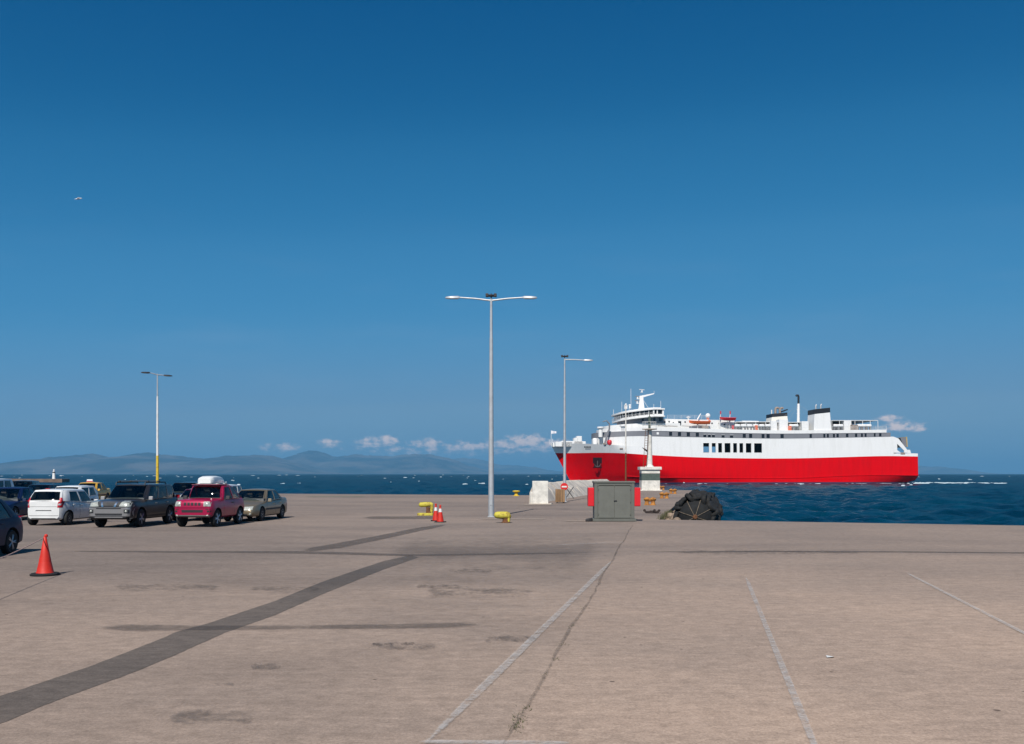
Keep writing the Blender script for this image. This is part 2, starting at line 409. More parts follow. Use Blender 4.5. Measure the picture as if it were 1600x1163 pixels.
# right-hand slab, its joint with the quay
def joint(y): return -1.22+.1633*y
ap = [(joint(-40), -40), (joint(40.5), 40.5), (7.2, 41.95), (9.30, 41.28), (20.77, 37.28), (59, 23.9), (59, -40)]
mb = MB(); mb.add([(x, y, .004) for x, y in ap], [tuple(range(len(ap)))[::-1]])
struct(mb.build('concrete_apron', M_apron), label='pale concrete slab on the right of the joint')

def decal_mat(name, col, alpha, soft=.22, nscale=6.0, cut=(.35, .62), rough=.95, ragged=False):
    """paint or patch worn away by noise, fading only at its own ragged rim (UV 0..1 over the strip)"""
    m = bpy.data.materials.new(name); m.use_nodes = True; nt = m.node_tree; N = nt.nodes; L = nt.links.new; b = N['Principled BSDF']
    b.inputs['Base Color'].default_value = (*col, 1); b.inputs['Roughness'].default_value = rough; b.inputs['Specular IOR Level'].default_value = .2
    tc = N.new('ShaderNodeTexCoord'); uv = N.new('ShaderNodeUVMap'); sp = N.new('ShaderNodeSeparateXYZ'); L(uv.outputs[0], sp.inputs[0])
    def mm(op, a, bb):
        n = N.new('ShaderNodeMath'); n.operation = op
        for i, v in enumerate((a, bb)):
            if isinstance(v, (int, float)): n.inputs[i].default_value = v
            else: L(v, n.inputs[i])
        return n.outputs[0]
    def edge(s): return mm('MULTIPLY', mm('SUBTRACT', .5, mm('ABSOLUTE', mm('SUBTRACT', s, .5), 0)), 2.0)
    n = N.new('ShaderNodeTexNoise'); n.inputs['Scale'].default_value = nscale; n.inputs['Detail'].default_value = 8; n.inputs['Roughness'].default_value = .7
    L(tc.outputs['Object'], n.inputs['Vector'])
    n2 = N.new('ShaderNodeTexNoise'); n2.inputs['Scale'].default_value = nscale*7; n2.inputs['Detail'].default_value = 5; L(tc.outputs['Object'], n2.inputs['Vector'])
    ev = edge(sp.outputs[1]); eu = mm('MULTIPLY', edge(sp.outputs[0]), 3.0)
    e = mm('MINIMUM', mm('DIVIDE', mm('MULTIPLY', ev, mm('MINIMUM', eu, 1.0)), soft), 1.0)
    w = mm('ADD', mm('MULTIPLY', n.outputs[0], .62), mm('MULTIPLY', n2.outputs[0], .38))
    w = mm('ADD', w, mm('MULTIPLY', mm('SUBTRACT', e, 1.0), .45))
    mr = N.new('ShaderNodeMapRange'); mr.interpolation_type = 'SMOOTHSTEP'; L(w, mr.inputs[0]); mr.inputs[1].default_value = cut[0]; mr.inputs[2].default_value = cut[1]
    es = mm('MULTIPLY', mm('MULTIPLY', e, e), mm('SUBTRACT', 3.0, mm('MULTIPLY', e, 2.0)))
    L(mm('MULTIPLY', mr.outputs[0] if ragged else mm('MULTIPLY', mr.outputs[0], es), alpha), b.inputs['Alpha'])
    return m
_lvl = [0.006]
def strip(name, upper, lower, m, parent=None, sub=4, z=None, label=None, jag=0.0):
    """a ground sheet between two edges (lists of equal length of ground points)"""
    if z is None: _lvl[0] += .0006; z = _lvl[0]
    r = random.Random(len(upper)*31+int(abs(upper[0][0])*10))
    U, W = [], []
    for i in range(len(upper)-1):
        for k in range(sub):
            t = k/sub
            U.append(Vector(upper[i][:2]).lerp(Vector(upper[i+1][:2]), t)); W.append(Vector(lower[i][:2]).lerp(Vector(lower[i+1][:2]), t))
    U.append(Vector(upper[-1][:2])); W.append(Vector(lower[-1][:2])); n = len(U)
    if jag:
        for i in range(n):
            d = (U[i]-W[i]).normalized(); U[i] += d*r.uniform(-jag, jag); W[i] += d*r.uniform(-jag, jag)
    rows = 5; vs = []; fs = []; uvs = []
    for i in range(n):
        for j in range(rows):
            p = W[i].lerp(U[i], j/(rows-1)); vs.append((p.x, p.y, z)); uvs.append((i/(n-1), j/(rows-1)))
    for i in range(n-1):
        for j in range(rows-1): fs.append((i*rows+j, (i+1)*rows+j, (i+1)*rows+j+1, i*rows+j+1))
    me = bpy.data.meshes.new(name); me.from_pydata(vs, [], fs)
    ul = me.uv_layers.new(name='UVMap')
    for l in me.loops: ul.data[l.index].uv = uvs[l.vertex_index]
    me.materials.append(m); o = bpy.data.objects.new(name, me); COL.objects.link(o)
    if parent: o.parent = parent
    else: struct(o, label=label)
    return o
def line_strip(name, a, b, w, m, **k):
    a, b = Vector(a[:2]), Vector(b[:2]); t = (b-a).normalized(); nn = Vector((-t.y, t.x))*w/2
    n = max(2, int((b-a).length/1.2)); P = [a.lerp(b, i/n) for i in range(n+1)]
    return strip(name, [p+nn for p in P], [p-nn for p in P], m, **k)

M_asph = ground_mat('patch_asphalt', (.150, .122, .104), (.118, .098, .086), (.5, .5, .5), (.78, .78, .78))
M_asph2 = decal_mat('old_patch', (.130, .11, .10), .62, .40, 2.2, (.22, .60))
M_stain_shadow = decal_mat('stain_and_shadow', (.085, .075, .073), .42, .6, 1.3, (.16, .60))  # colour of the painted lamp shadow and of one dark stain
M_wear = decal_mat('tyre_wear', (.13, .115, .11), .27, .9, .38, (.26, .62), ragged=True)
M_scuff = decal_mat('scuff_marks', (.10, .09, .088), .34, .9, 1.9, (.40, .60), ragged=True)
M_crumb = decal_mat('tar_crumbs', (.07, .064, .066), .38, .8, 4.6, (.44, .58), ragged=True)
M_line = decal_mat('worn_white_paint', (.60, .575, .55), .50, .40, 4.0, (.30, .66))
M_line2 = decal_mat('faint_white_paint', (.60, .575, .55), .46, .35, 5.0, (.28, .62))
M_green = decal_mat('green_paint', (.07, .20, .09), .75, .5, 1.2, (.25, .55))
M_joint = decal_mat('joint_dirt', (.11, .088, .068), .52, .45, 5.0, (.36, .66))
M_crust = decal_mat('pale_dust', (.42, .34, .27), .75, .9, 2.0, (.30, .62))
up = [gr(x, y) for x, y in ((-160,1150),(0,1088),(75,1064),(150,1038),(205,1017),(262,994),(272,989),(326,974),(431,939),(499,911),(560,890),(600,877),(640,868))]
lo = [gr(x, y) for x, y in ((-160,1196),(0,1132),(68,1103),(131,1079),(196,1056),(262,1029),(300,1012),(352,989),(431,961),(499,931),(560,906),(600,890),(655,871))]
strip('asphalt_patch', up, lo, M_asph, jag=.018, sub=6, z=.003, label='long dark asphalt trench patch crossing the quay')
strip('asphalt_patch', [gr(x, y) for x, y in ((430,864),(500,852),(580,838),(640,826),(690,818))], [gr(x, y) for x, y in ((500,864.5),(560,853),(610,842),(668,829),(716,819))], M_asph2, label='older dark patch running towards the cones')
strip('asphalt_patch', [gr(x, y) for x, y in ((40,859.5),(260,861),(460,860.5),(560,863),(640,866),(800,864),(960,861.5))], [gr(x, y) for x, y in ((40,862.8),(260,864.5),(460,866),(560,868.5),(640,870),(800,867.8),(960,865))], M_asph2, label='narrow dark filled groove across the quay')
strip('slab_groove', [gr(x, y) for x, y in ((960,861.8),(1200,861),(1400,861.6),(1600,863.2),(1750,864.5))], [gr(x, y) for x, y in ((960,864.6),(1200,863.6),(1400,864.2),(1600,866),(1750,867.4))], M_asph2, label='narrow brown groove across the pale slab')
strip('stain_and_shadow', [gr(x, y) for x, y in ((130,976),(200,973),(330,976),(470,976),(620,973),(700,971),(785,970))], [gr(x, y) for x, y in ((130,988),(200,991),(330,988),(470,986),(620,986),(700,985),(785,980))], M_stain_shadow, label='long dark lamp shadow painted across the trench patch')  # shadow of a lamp behind the camera, painted as a soft streak
for nm, m, pts in (('tar_crumbs', M_scuff, ((150,900,370,940),)), ('tar_crumbs', M_scuff, ((370,905,520,940),)), ('tar_crumbs', M_scuff, ((640,900,860,960),)), ('tar_crumbs', M_scuff, ((1010,850,1400,880),)), ('tar_crumbs', M_scuff, ((240,1090,420,1163),)), ('tar_crumbs', M_crumb, ((384,1028,446,1060),)), ('tar_crumbs', M_crumb, ((570,1000,660,1016),)), ('tar_crumbs', M_crumb, ((690,884,780,902),)), ('tar_crumbs', M_crumb, ((640,908,730,928),)), ('tar_crumbs', M_crumb, ((560,996,700,1030),)), ('tar_crumbs', M_crumb, ((740,985,850,1015),)),
                   ('tar_crumbs', M_crumb, ((330,1066,370,1076),)), ('stain_and_shadow', M_stain_shadow, ((560,806,700,813),))):
    for x0, y0, x1, y1 in pts:
        n = 4
        strip(nm, [gr(x0+(x1-x0)*i/n, y0) for i in range(n+1)], [gr(x0+(x1-x0)*i/n, y1) for i in range(n+1)], m, label='dark stain soaked into the concrete')
strip('tyre_wear', [gr(x, 822) for x in (600, 700, 800, 900, 988)], [gr(x, 985) for x in (480, 600, 720, 830, 922)], M_wear, label='dark worn area left of the joint')
# painted lines
line_strip('painted_line', gr(602, 1226), gr(962, 872), .15, M_line, label='worn white line on the left of the joint')
line_strip('painted_line', gr(640, 1162), gr(905, 1164), .14, M_line, label='worn white cross line at the bottom')
line_strip('painted_line', gr(1310, 1260), gr(1163, 897), .105, M_line, label='worn white bay line in the middle of the slab')
line_strip('painted_line', gr(1660, 1022), gr(1410, 893), .105, M_line2, label='worn white bay line on the right of the slab')
line_strip('painted_line', gr(860, 853), gr(978, 848), .12, M_line2, label='faint white line near the cabinet')
line_strip('painted_line', gr(470, 776.5), gr(580, 776.5), 1.3, M_green, label='faded green paint along the far quay edge')
# the joint, opened and dirty
jp = [Vector((joint(y)+rnd.uniform(-.012, .012)+.02*math.sin(y*.9), y)) for y in np.linspace(4, 40.3, 60)]
strip('slab_joint', [p+Vector((-.022-rnd.random()*.03, 0)) for p in jp], [p+Vector((.022+rnd.random()*.03, 0)) for p in jp], M_joint, sub=2, label='ragged dirty joint between the two slabs')
for x0, y0, x1, y1 in ((640, 804, 690, 809), (735, 809, 870, 815), (810, 786, 870, 793), (870, 812, 960, 817)):
    strip('pale_dust', [gr(x0+(x1-x0)*i/4, y0) for i in range(5)], [gr(x0+(x1-x0)*i/4, y1) for i in range(5)], M_crust, label='pale sandy crust on the quay')
# weeds in the joint
M_weed = mat('dry_weed', (.10, .095, .04), .9, var=.4, scale=20)
mb = MB(); wr = random.Random(5)
for y in (7.6, 7.75, 7.9, 8.2, 9.6, 10.4, 11.3, 12.6, 14.4, 17.5):
    for k in range(26 if y < 8.4 else 9):
        x0 = joint(y)+wr.gauss(0, .035); y0 = y+wr.gauss(0, .07); a = wr.uniform(0, 6.28); h = wr.uniform(.012, .035); l = wr.uniform(.015, .04)
        dx, dy = math.cos(a)*l, math.sin(a)*l
        mb.add([(x0-dy*.15, y0+dx*.15, .005), (x0+dy*.15, y0-dx*.15, .005), (x0+dx, y0+dy, h)], [(0, 1, 2)])
struct(mb.build('weeds', M_weed), 'stuff', 'dry weeds and grit in the slab joint')

# ------------------------------------------------------------------ far mountains
M_hill = mat('far_hill', (.115, .095, .078), .95, var=.3, scale=.0016, color2=(.006, .014, .016), detail=9, lo=.42, hi=.60)
def ridge(name, pts, depth, thick, label, seed):
    f_ = smooth_interp(pts); jr = np.random.default_rng(seed+40); ja = jr.uniform(0, 6.28, 8)
    f = lambda q: f_(q)+min(1, max(0, (740-f_(q))/8))*sum(math.sin(q*.055*1.7**i+ja[i])*1.0/1.40**i for i in range(8))*.85
    r = np.random.default_rng(seed)
    x0, x1 = pts[0][0], pts[-1][0]; nx, ny = 260, 46
    vs = []; fs = []
    ph = r.uniform(0, 6.28, (9, 2)); kk = r.uniform(.6, 1.0, (9, 2))
    for j in range(ny):
        v = j/(ny-1)                         # 0 near shore .. 1 behind the crest
        for i in range(nx):
            px_ = x0+(x1-x0)*i/(nx-1)
            crest = max(0.0, (740.5-f(px_)))*depth/F
            D = depth-thick*.6+thick*v
            prof = math.sin(min(1, v/.62)*math.pi/2)**1.25 if v <= .62 else math.cos((v-.62)/.38*math.pi/2)
            x = (px_-800)/F*depth
            n = 0
            for o in range(9):
                q = 2**(o*.62)/2400.0
                n += math.sin(x*q*kk[o, 0]+ph[o, 0]+1.3*math.sin(D*q*.8+ph[o, 1]))*math.sin(D*q*kk[o, 1]*1.1+ph[o, 1])/2**(o*.55)
            g = crest*prof*(1-.16*(1+n*.6)*(1-abs(v-.62)/.62 if v < .62 else 1)*(0 if abs(v-.62) < .03 else 1))+n*42*prof*min(1, crest/110)
            vs.append((x, D, SEA_Z-1+max(0, g)))
    for j in range(ny-1):
        for i in range(nx-1): fs.append((j*nx+i, j*nx+i+1, (j+1)*nx+i+1, (j+1)*nx+i))
    me = bpy.data.meshes.new(name); me.from_pydata(vs, [], fs); me.materials.append(M_hill)
    for p in me.polygons: p.use_smooth = True
    o = bpy.data.objects.new(name, me); COL.objects.link(o); return struct(o, label=label)
ridge('hills', [(-60,739),(-20,735),(17,736.5),(40,729),(66,719.6),(90,718.5),(112,716),(138,712),(152,713),(167,717),(180,715.5),(195,711.5),(215,709),(239,707),(255,707),(270,708),(295,710.5),(316,712),(345,710),(375,706.5),(405,704),(420,706),(437,710),(460,715.5),(480,723),(510,732),(545,740)], 12500, 3800, 'hazy blue mountain ridge on the left horizon', 2)
ridge('hills', [(380,739),(420,724),(452,712),(470,707.5),(483,705),(499,705),(510,709),(520,712),(540,711),(561,710),(585,711.5),(608,712.5),(630,710),(649,707),(660,707.5),(674,710),(690,714),(705,718),(733,727),(764,735),(800,739),(840,740)], 15500, 4200, 'paler mountain ridge behind the double lamp', 5)
ridge('hills', [(560,739),(600,732),(650,728),(700,722),(740,722),(780,728),(830,732),(880,737),(930,740)], 20500, 4200, 'faint farthest ridge left of the ship', 8)
ridge('hills', [(1360,739),(1400,733),(1430,729.5),(1455,728),(1470,729),(1485,732),(1500,738),(1512,740.3)], 19500, 3200, 'low hazy headland behind the ship stern', 9)

# ------------------------------------------------------------------ haze
def build_haze():
    m = bpy.data.materials.new('haze_air'); m.use_nodes = True; nt = m.node_tree; N = nt.nodes; L = nt.links.new
    N.remove(N['Principled BSDF']); pv = N.new('ShaderNodeVolumePrincipled'); pv.inputs['Color'].default_value = (*HAZE_COL, 1); pv.inputs['Density'].default_value = HAZE_D
    pv.inputs['Anisotropy'].default_value = 0.0
    L(pv.outputs[0], N['Material Output'].inputs['Volume'])
    mb = MB().span((-38500, -38500, SEA_Z-4.5), (38500, 38500, 410))
    struct(mb.build('haze', m), 'stuff', 'thin blue sea haze')
HAZE_COL, HAZE_D = (.225, .575, .90), 8e-5
build_haze()
# ------------------------------------------------------------------ pier, lamps, quay furniture
M_white_p = mat('white_paint', (.78, .76, .72), .6, var=.12, scale=2.5)
M_white_c = mat('whitewashed_concrete', (.72, .68, .61), .9, var=.22, scale=2.2, bump=.5)
M_conc = mat('parapet_concrete', (.60, .525, .44), .95, var=.3, scale=1.1, bump=.9, bscale=6)
M_galv = mat('galvanised_steel', (.50, .51, .52), .5, metal=.35, var=.12, scale=3)
M_dark = mat('dark_metal', (.05, .045, .045), .6, metal=.3, var=.3, scale=8)
M_yel = mat('yellow_paint', (.72, .50, .035), .55, var=.2, scale=5, color2=(.42, .25, .03), lo=.28, hi=.5)
M_yelg = mat('lime_yellow_paint', (.56, .475, .055), .7, color2=(.24, .13, .03), scale=7, lo=.34, hi=.52)
M_rust = mat('rust', (.16, .065, .025), .9, var=.5, scale=9, bump=.5)
M_orange = mat('orange_bollard_paint', (.46, .19, .03), .7, color2=(.17, .06, .018), scale=6, lo=.33, hi=.55)
M_black = mat('black_rubber', (.010, .010, .010), .9, var=.3, scale=5, bump=.5)
M_cone = mat('cone_red', (.62, .022, .008), .55, var=.12, scale=6)
M_cone_w = mat('cone_white', (.72, .70, .68), .6, var=.1, scale=8)
M_glass_lamp = mat('lamp_lens', (.35, .36, .36), .3)

def pier_pt(n, t, z=0.0):                    # n across (from -13.5 seaward to -2.6 inner edge), t along
    p = N_PIER*n+D_PIER*t; return Vector((p.x, p.y, z))

# parapet of rough cast blocks along the seaward side, each block a thing of its own
pr = random.Random(11)
def parapet():
    root = thing('parapet_wall', 'rough pale concrete parapet along the seaward side of the pier', 'wall', pier_pt(-13.0, 66))
    inv = root.location
    t = 64.6; k = 0
    while t < 118:
        l = pr.uniform(3.2, 4.4); h = 1.18+.10*pr.random()+.16*min(1, (t-64)/25); mb = MB(); secs = []
        for i in range(5):
            tt = t+.02+(l-.04)*i/4; j = lambda a: pr.uniform(-a, a)
            w_ = 1.65*(1-min(1, (tt-64.6)/14)); q = [(-14.9+w_+j(.05), -.2), (-14.8+w_+j(.05), h*.6+j(.05)), (-14.6+w_+j(.04), h+j(.05)), (-14.0+w_*.75+j(.05), h+j(.05)), (-13.2+w_*.3+j(.035), h*.55+j(.03)), (-12.5+j(.04), -.1)]
            secs.append([pier_pt(n, tt, z)-inv for n, z in q])
        mb.loft(secs).build('block', M_conc, root); t += l; k += 1
parapet()
b = thing('concrete_block', 'white painted concrete block at the start of the pier parapet', 'block', at(844, 787.5, 64.3)*Vector((1, 1, 0)))
MB().box((0, 0, .80), (1.10, .9, 1.60)).build('body', M_white_c, b, bevel=.03)
MB().box((-.62, .05, .42), (.16, .8, .84)).build('step', M_white_c, b, bevel=.03)
MB().prism([(-.8, -.6), (.75, -.55), (.9, .5), (-.75, .55)], -.02, .05).build('footing', M_conc, b)
# leaning cross of bars at the parapet
cb = thing('crossed_bars', 'two crossed dark bars leaning on the parapet', 'bars', pier_pt(-12.3, 77.5))
for s in (-1, 1): MB().tube([(s*.35, 0, 0), (-s*.35, .22, 1.0)], .035, 6).build('bar', M_dark, cb)

# ---------------- lamps
def lamp_post(name, label, base, H, arms, r0=.105, band=None, group='quay lamp posts', crown=True):
    o = thing(name, label, 'lamp post', base, 0, group)
    if band:
        MB().tube([(0, 0, 0), (0, 0, band)], [r0*1.06, r0*.93], 14).build('painted_base', M_yel, o, smooth=40)
        z0 = band
    else: z0 = 0
    zs = z0+.0; rr = lambda z: r0*(1-.5*z/H)
    MB().tube([(0, 0, z0), (0, 0, H*.82)], [rr(z0), rr(H*.82)], 14).build('pole', M_white_p if band else M_galv, o, smooth=40)
    MB().tube([(0, 0, H*.82), (0, 0, H)], [rr(H*.82)*.86, rr(H)*.8], 12).build('upper_pole', M_galv, o, smooth=40)
    MB().prism([(-.17, -.17), (.17, -.17), (.17, .17), (-.17, .17)], 0, .03).build('base_plate', M_galv, o)
    MB().box((0, -r0*.98, .75), (.10, .03, .34)).build('hatch', M_galv, o)
    for ax, ay, rise, dark in arms:
        ln = math.hypot(ax, ay); u = Vector((ax, ay, 0))/ln
        a = MB().tube([(0, 0, H-.10), u*ln*.5+Vector((0, 0, H-.08+rise*.5)), u*ln+Vector((0, 0, H-.10+rise))], [.045, .04, .035], 8).build('arm', M_galv, o, smooth=40)
        M = Matrix.Rotation(math.atan2(u.y, u.x), 3, 'Z'); c = u*(ln+.28)+Vector((0, 0, H-.10+rise))
        mb = MB(); secs = []
        for t, w, h0, h1 in ((-.30, .05, -.03, .04), (-.22, .09, -.05, .07), (.10, .12, -.06, .06), (.32, .11, -.05, .04), (.40, .05, -.03, .01)):
            secs.append([M @ Vector((t, y, z))+c for y, z in ((-w, h0), (w, h0), (w, h1*.4), (w*.6, h1), (-w*.6, h1), (-w, h1*.4))])
        hd = mb.loft(secs).build('lamp_head', M_dark if dark else M_galv, o, smooth=50)
        MB().box(c+Vector((0, 0, -.065)), (.42, .16, .012), M).build('lens', M_glass_lamp, hd)
    if crown:                                # ring bracket with small floodlights at the top
        cr = MB().lathe([(.16, H+.10), (.19, H+.12), (.19, H+.16), (.15, H+.18)], n=12)
        ring = cr.build('top_bracket', M_dark, o, smooth=40)
        MB().tube([(0, 0, H-.02), (0, 0, H+.24)], .03, 6).build('spindle', M_dark, o)
        for s in (-1, 1): MB().box((s*.2, -.04, H+.15), (.14, .2, .16)).build('floodlight', M_dark, o, bevel=.02)
    return o
pm = gr(767.5, 808)
lamp_post('lamp_post', 'tall grey double lamp post in the middle of the quay', pm, 10.62, ((-1.55, 0, .15, 0), (1.55, 0, .15, 0)), .145)
ps = Vector((at(882.3, 760, 69).x, 69, 0))
lamp_post('lamp_post', 'grey lamp post with one arm beside the no entry sign', ps, 10.75, ((1.45, .1, -.03, 0),), .125)
pl = Vector((at(246, 700, 76).x, 76, 0))
lamp_post('lamp_post', 'lamp post with yellow painted base behind the parked cars', pl, 10.35, ((-.50, -.34, .14, 1), (.42, .30, .0, 1)), .115, band=3.6, crown=False)
# slim mast on the pier
pmst = Vector((at(977.8, 700, 92).x, 92, 0))
o = thing('mast', 'slim rusty white mast on the pier behind the cabinet', 'mast', pmst)
MB().tube([(0, 0, 0), (0, 0, 4.2)], [.085, .07], 10).build('lower_pole', M_rust, o, smooth=40)
MB().tube([(0, 0, 4.2), (0, 0, 8.9)], [.072, .05], 10).build('upper_pole', M_white_c, o, smooth=40)
MB().lathe([(.07, 8.9), (.09, 8.93), (.09, 9.05), (.03, 9.12)], n=10).build('cap', M_white_p, o)

# ---------------- no entry sign and wooden bin
sb = Vector((at(881.5, 760, 66.6).x, 66.6, 0))
o = thing('no_entry_sign', 'round red no entry sign with white bar on the pier', 'sign', sb)
MB().tube([(0, 0, 0), (0, 0, 1.42)], .03, 8).build('post', M_galv, o)
M_red_s = mat('sign_red', (.68, .015, .015), .45, var=.08, scale=8)
MB().lathe([(.262, -.02), (.27, -.012), (.27, .012), (.262, .02)], (0, -.06, 1.17), 'Y', 28).build('disc', M_red_s, o, smooth=40)
MB().box((0, -.086, 1.17), (.36, .008, .105)).build('bar', M_white_p, o)
wb = Vector((at(875.2, 785, 66.0).x, 66.0, 0))
M_wood = mat('bin_wood', (.27, .155, .075), .8, var=.35, scale=5, stretch=(1, 1, .15))
o = thing('litter_bin', 'brown slatted wooden litter bin beside the no entry sign', 'bin', wb)
MB().box((0, 0, .52), (.56, .42, .86)).build('liner', M_dark, o)
for i in range(4):
    x = -.255+i*.17
    MB().box((x, -.225, .54), (.15, .03, .92)).build('slat', M_wood, o); MB().box((x, .225, .54), (.15, .03, .92)).build('slat', M_wood, o)
for s in (-1, 1):
    for i in range(2): MB().box((s*.30, -.10+i*.2, .54), (.03, .17, .92)).build('slat', M_wood, o)
    MB().box((s*.22, 0, .05), (.06, .36, .1)).build('foot', M_dark, o)

# ---------------- beacon at the pier end
bc = Vector((at(1015, 765, 114.5).x, 114.5, 0))
M_green_p = mat('dark_green_paint', (.075, .10, .085), .6, var=.2, scale=3)
o = thing('harbour_beacon', 'white harbour light on a square base with dark green band', 'beacon', bc)
MB().box((0, 0, .06), (2.75, 2.4, .12)).build('plinth', M_white_c, o, bevel=.03)
MB().box((0, 0, .70), (2.25, 2.0, 1.16)).build('base', M_white_c, o, bevel=.02)
MB().box((0, 0, 1.72), (2.253, 2.003, .86)).build('green_band', M_green_p, o)
MB().box((0, 0, 2.38), (2.25, 2.0, .44)).build('upper_base', M_white_c, o)
MB().box((0, 0, 2.78), (2.65, 2.35, .36)).build('cornice', M_white_c, o, bevel=.03)
MB().lathe([(.55, 2.96), (.5, 3.05), (.36, 3.18), (.34, 3.3), (.27, 7.5), (.30, 7.6)], n=16).build('column', M_white_c, o, smooth=40)
mb = MB().lathe([(.30, 7.52), (.92, 7.60), (.92, 7.70), (.30, 7.70)], n=16); plat = mb.build('platform', M_conc, o)
for k in range(8):
    a = k*math.pi/4; MB().tube([(.88*math.cos(a), .88*math.sin(a), 7.7), (.88*math.cos(a), .88*math.sin(a), 8.55)], .018, 5).build('post', M_white_p, plat)
for z in (8.15, 8.55): MB().tube([(.88*math.cos(k*math.pi/8), .88*math.sin(k*math.pi/8), z) for k in range(17)], .018, 5).build('rail', M_white_p, plat)
MB().lathe([(.16, 7.7), (.16, 8.5), (.22, 8.55), (.22, 9.05), (.24, 9.1), (.05, 9.3), (.03, 9.9)], n=12).build('lantern', M_green_p, o, smooth=40)
lad = MB().tube([(-.86, -.5, 2.96), (-.58, -.5, 7.6)], .03, 6).tube([(-.46, -.5, 2.96), (-.20, -.5, 7.6)], .03, 6).build('ladder', M_rust, o)
for k in range(15):
    t = (k+.5)/15; z = 2.96+4.64*t; MB().tube([(-.86+.28*t, -.5, z), (-.46+.26*t, -.5, z)], .018, 5).build('rung', M_rust, lad)

# ---------------- far breakwater and its little lighthouse
M_brk = mat('breakwater_stone', (.17, .115, .085), .95, var=.4, scale=.3, bump=.6, bscale=2)
o = tag(MB().prism([(-215, 352), (-170.9, 350), (-170.4, 352), (-170.9, 356), (-215, 359)], -3, lambda x, y: .15+.25*math.sin(x*.9)*.3).build('breakwater', M_brk), 'low brown breakwater across the water at far left', 'breakwater')
lh = Vector((at(84.2, 748, 353).x, 353, .12))
o = thing('lighthouse', 'small white lighthouse at the end of the far breakwater', 'lighthouse', lh)
MB().lathe([(.62, 0), (.60, .2), (.48, 2.3)], n=14).build('tower', M_white_p, o, smooth=40)
MB().lathe([(.50, 2.3), (.46, 2.75)], n=14).build('dark_band', M_dark, o, smooth=40)
MB().lathe([(.58, 2.75), (.58, 2.85), (.28, 2.86), (.28, 3.35), (.36, 3.4), (.05, 3.75)], n=14).build('lantern', M_white_p, o, smooth=40)

# ---------------- electrical cabinet
M_cab = mat('cabinet_grey', (.135, .135, .115), .55, var=.1, scale=2.5)
M_cabd = mat('cabinet_door_grey', (.150, .150, .128), .5, var=.1, scale=2.5)
M_redbox = mat('hose_box_red', (.70, .012, .02), .45, var=.08, scale=4)
cz = Vector((at(958.5, 814, 40.9).x, 40.9, 0))
o = thing('electric_cabinet', 'grey green double door electric cabinet on the quay edge', 'cabinet', cz)
MB().box((0, 0, .07), (1.92, .92, .12)).build('plinth', M_cab, o, bevel=.01)
MB().box((0, .02, .92), (1.76, .78, 1.56)).build('body', M_cab, o, bevel=.012)
MB().box((0, 0, 1.735), (1.82, .86, .075)).build('roof', M_cab, o, bevel=.015)
for s in (-1, 1):
    MB().box((s*.815, -.385, .92), (.13, .035, 1.55)).build('frame_post', M_cab, o, bevel=.006)
    d = MB().box((s*.352, -.380, .88), (.688, .03, 1.44)).build('door', M_cabd, o, bevel=.006)
    for i in range(3): MB().box((s*.352+(i-1)*.13, -.397, .78), (.02, .012, .95)).build('rib', M_cabd, d)
    for z in (.35, .9, 1.45): MB().box((s*.70, -.402, z), (.03, .03, .10)).build('hinge', M_cab, d)
MB().box((0, -.380, 1.63), (1.49, .03, .13)).build('frame_head', M_cab, o)
MB().box((.04, -.412, .92), (.14, .035, .03)).build('handle', M_dark, o)
for s, nm in ((-1, 'red hose box fixed on the left side of the grey cabinet'), (1, 'red hose box fixed on the right side of the grey cabinet')):
    hb = MB().box((s*1.02, -.12, 1.08), (.26, .5, .82)).build('hose_box', M_redbox, o, bevel=.012); hb['label'] = nm
    MB().box((s*1.02, -.376, 1.08), (.22, .012, .77)).build('lid', M_redbox, hb)
    MB().box((s*.90, .0, 1.08), (.04, .3, .4)).build('bracket', M_dark, hb)
st = tag(MB().prism([(-.16, -.1), (-.02, -.16), (.14, -.08), (.16, .07), (.0, .14), (-.14, .09)], 0, lambda x, y: .14+x*.2).build('stone', M_dark, loc=cz+Vector((-1.12, -.35, 0)), bevel=.03), 'dark stone lying against the cabinet plinth', 'stone')

# ---------------- bollards
def hook_bollard(label, loc, rz, kind):
    o = thing('mooring_bollard', label, 'bollard', loc, rz, 'yellow hook bollards on the quay')
    if kind == 0:
        MB().prism([(-.40, -.2), (-.34, -.26), (.34, -.26), (.40, -.2), (.40, .2), (.34, .26), (-.34, .26), (-.40, .2)], 0, .14).build('base', M_yelg, o, bevel=.03)
        MB().tube([(.16, 0, .14), (.14, 0, .30), (.15, 0, .42)], [.15, .11, .13], 12).build('neck', M_rust, o, smooth=50)
        MB().tube([(.30, 0, .16), (.31, 0, .40), (.29, 0, .56)], [.085, .085, .10], 10).build('post', M_yelg, o, smooth=50)
        MB().tube([(.37, 0, .55), (.26, 0, .57), (0, 0, .56), (-.26, 0, .55), (-.34, 0, .55)], [.07, .12, .125, .12, .06], 12).build('head', M_yelg, o, smooth=60)
    else:
        MB().lathe([(.20, 0), (.20, .03), (.14, .05), (.12, .22)], (.14, 0, 0), n=14).build('neck', M_rust, o, smooth=50)
        MB().tube([(.36, 0, .33), (.33, 0, .31), (.2, 0, .31), (0, 0, .32), (-.22, 0, .33), (-.32, 0, .34), (-.36, 0, .34)], [.05, .13, .17, .165, .15, .11, .03], 14).build('head', M_yelg, o, smooth=60)
        MB().tube([(.26, -.05, .05), (.27, -.05, .26)], .07, 8).build('post', M_yelg, o, smooth=50)
hook_bollard('yellow hook shaped bollard behind the pair of cones', gr(665, 806), R(-3), 0)
hook_bollard('low yellow bollard with rusty neck right of the double lamp post', gr(785, 817), R(4), 1)
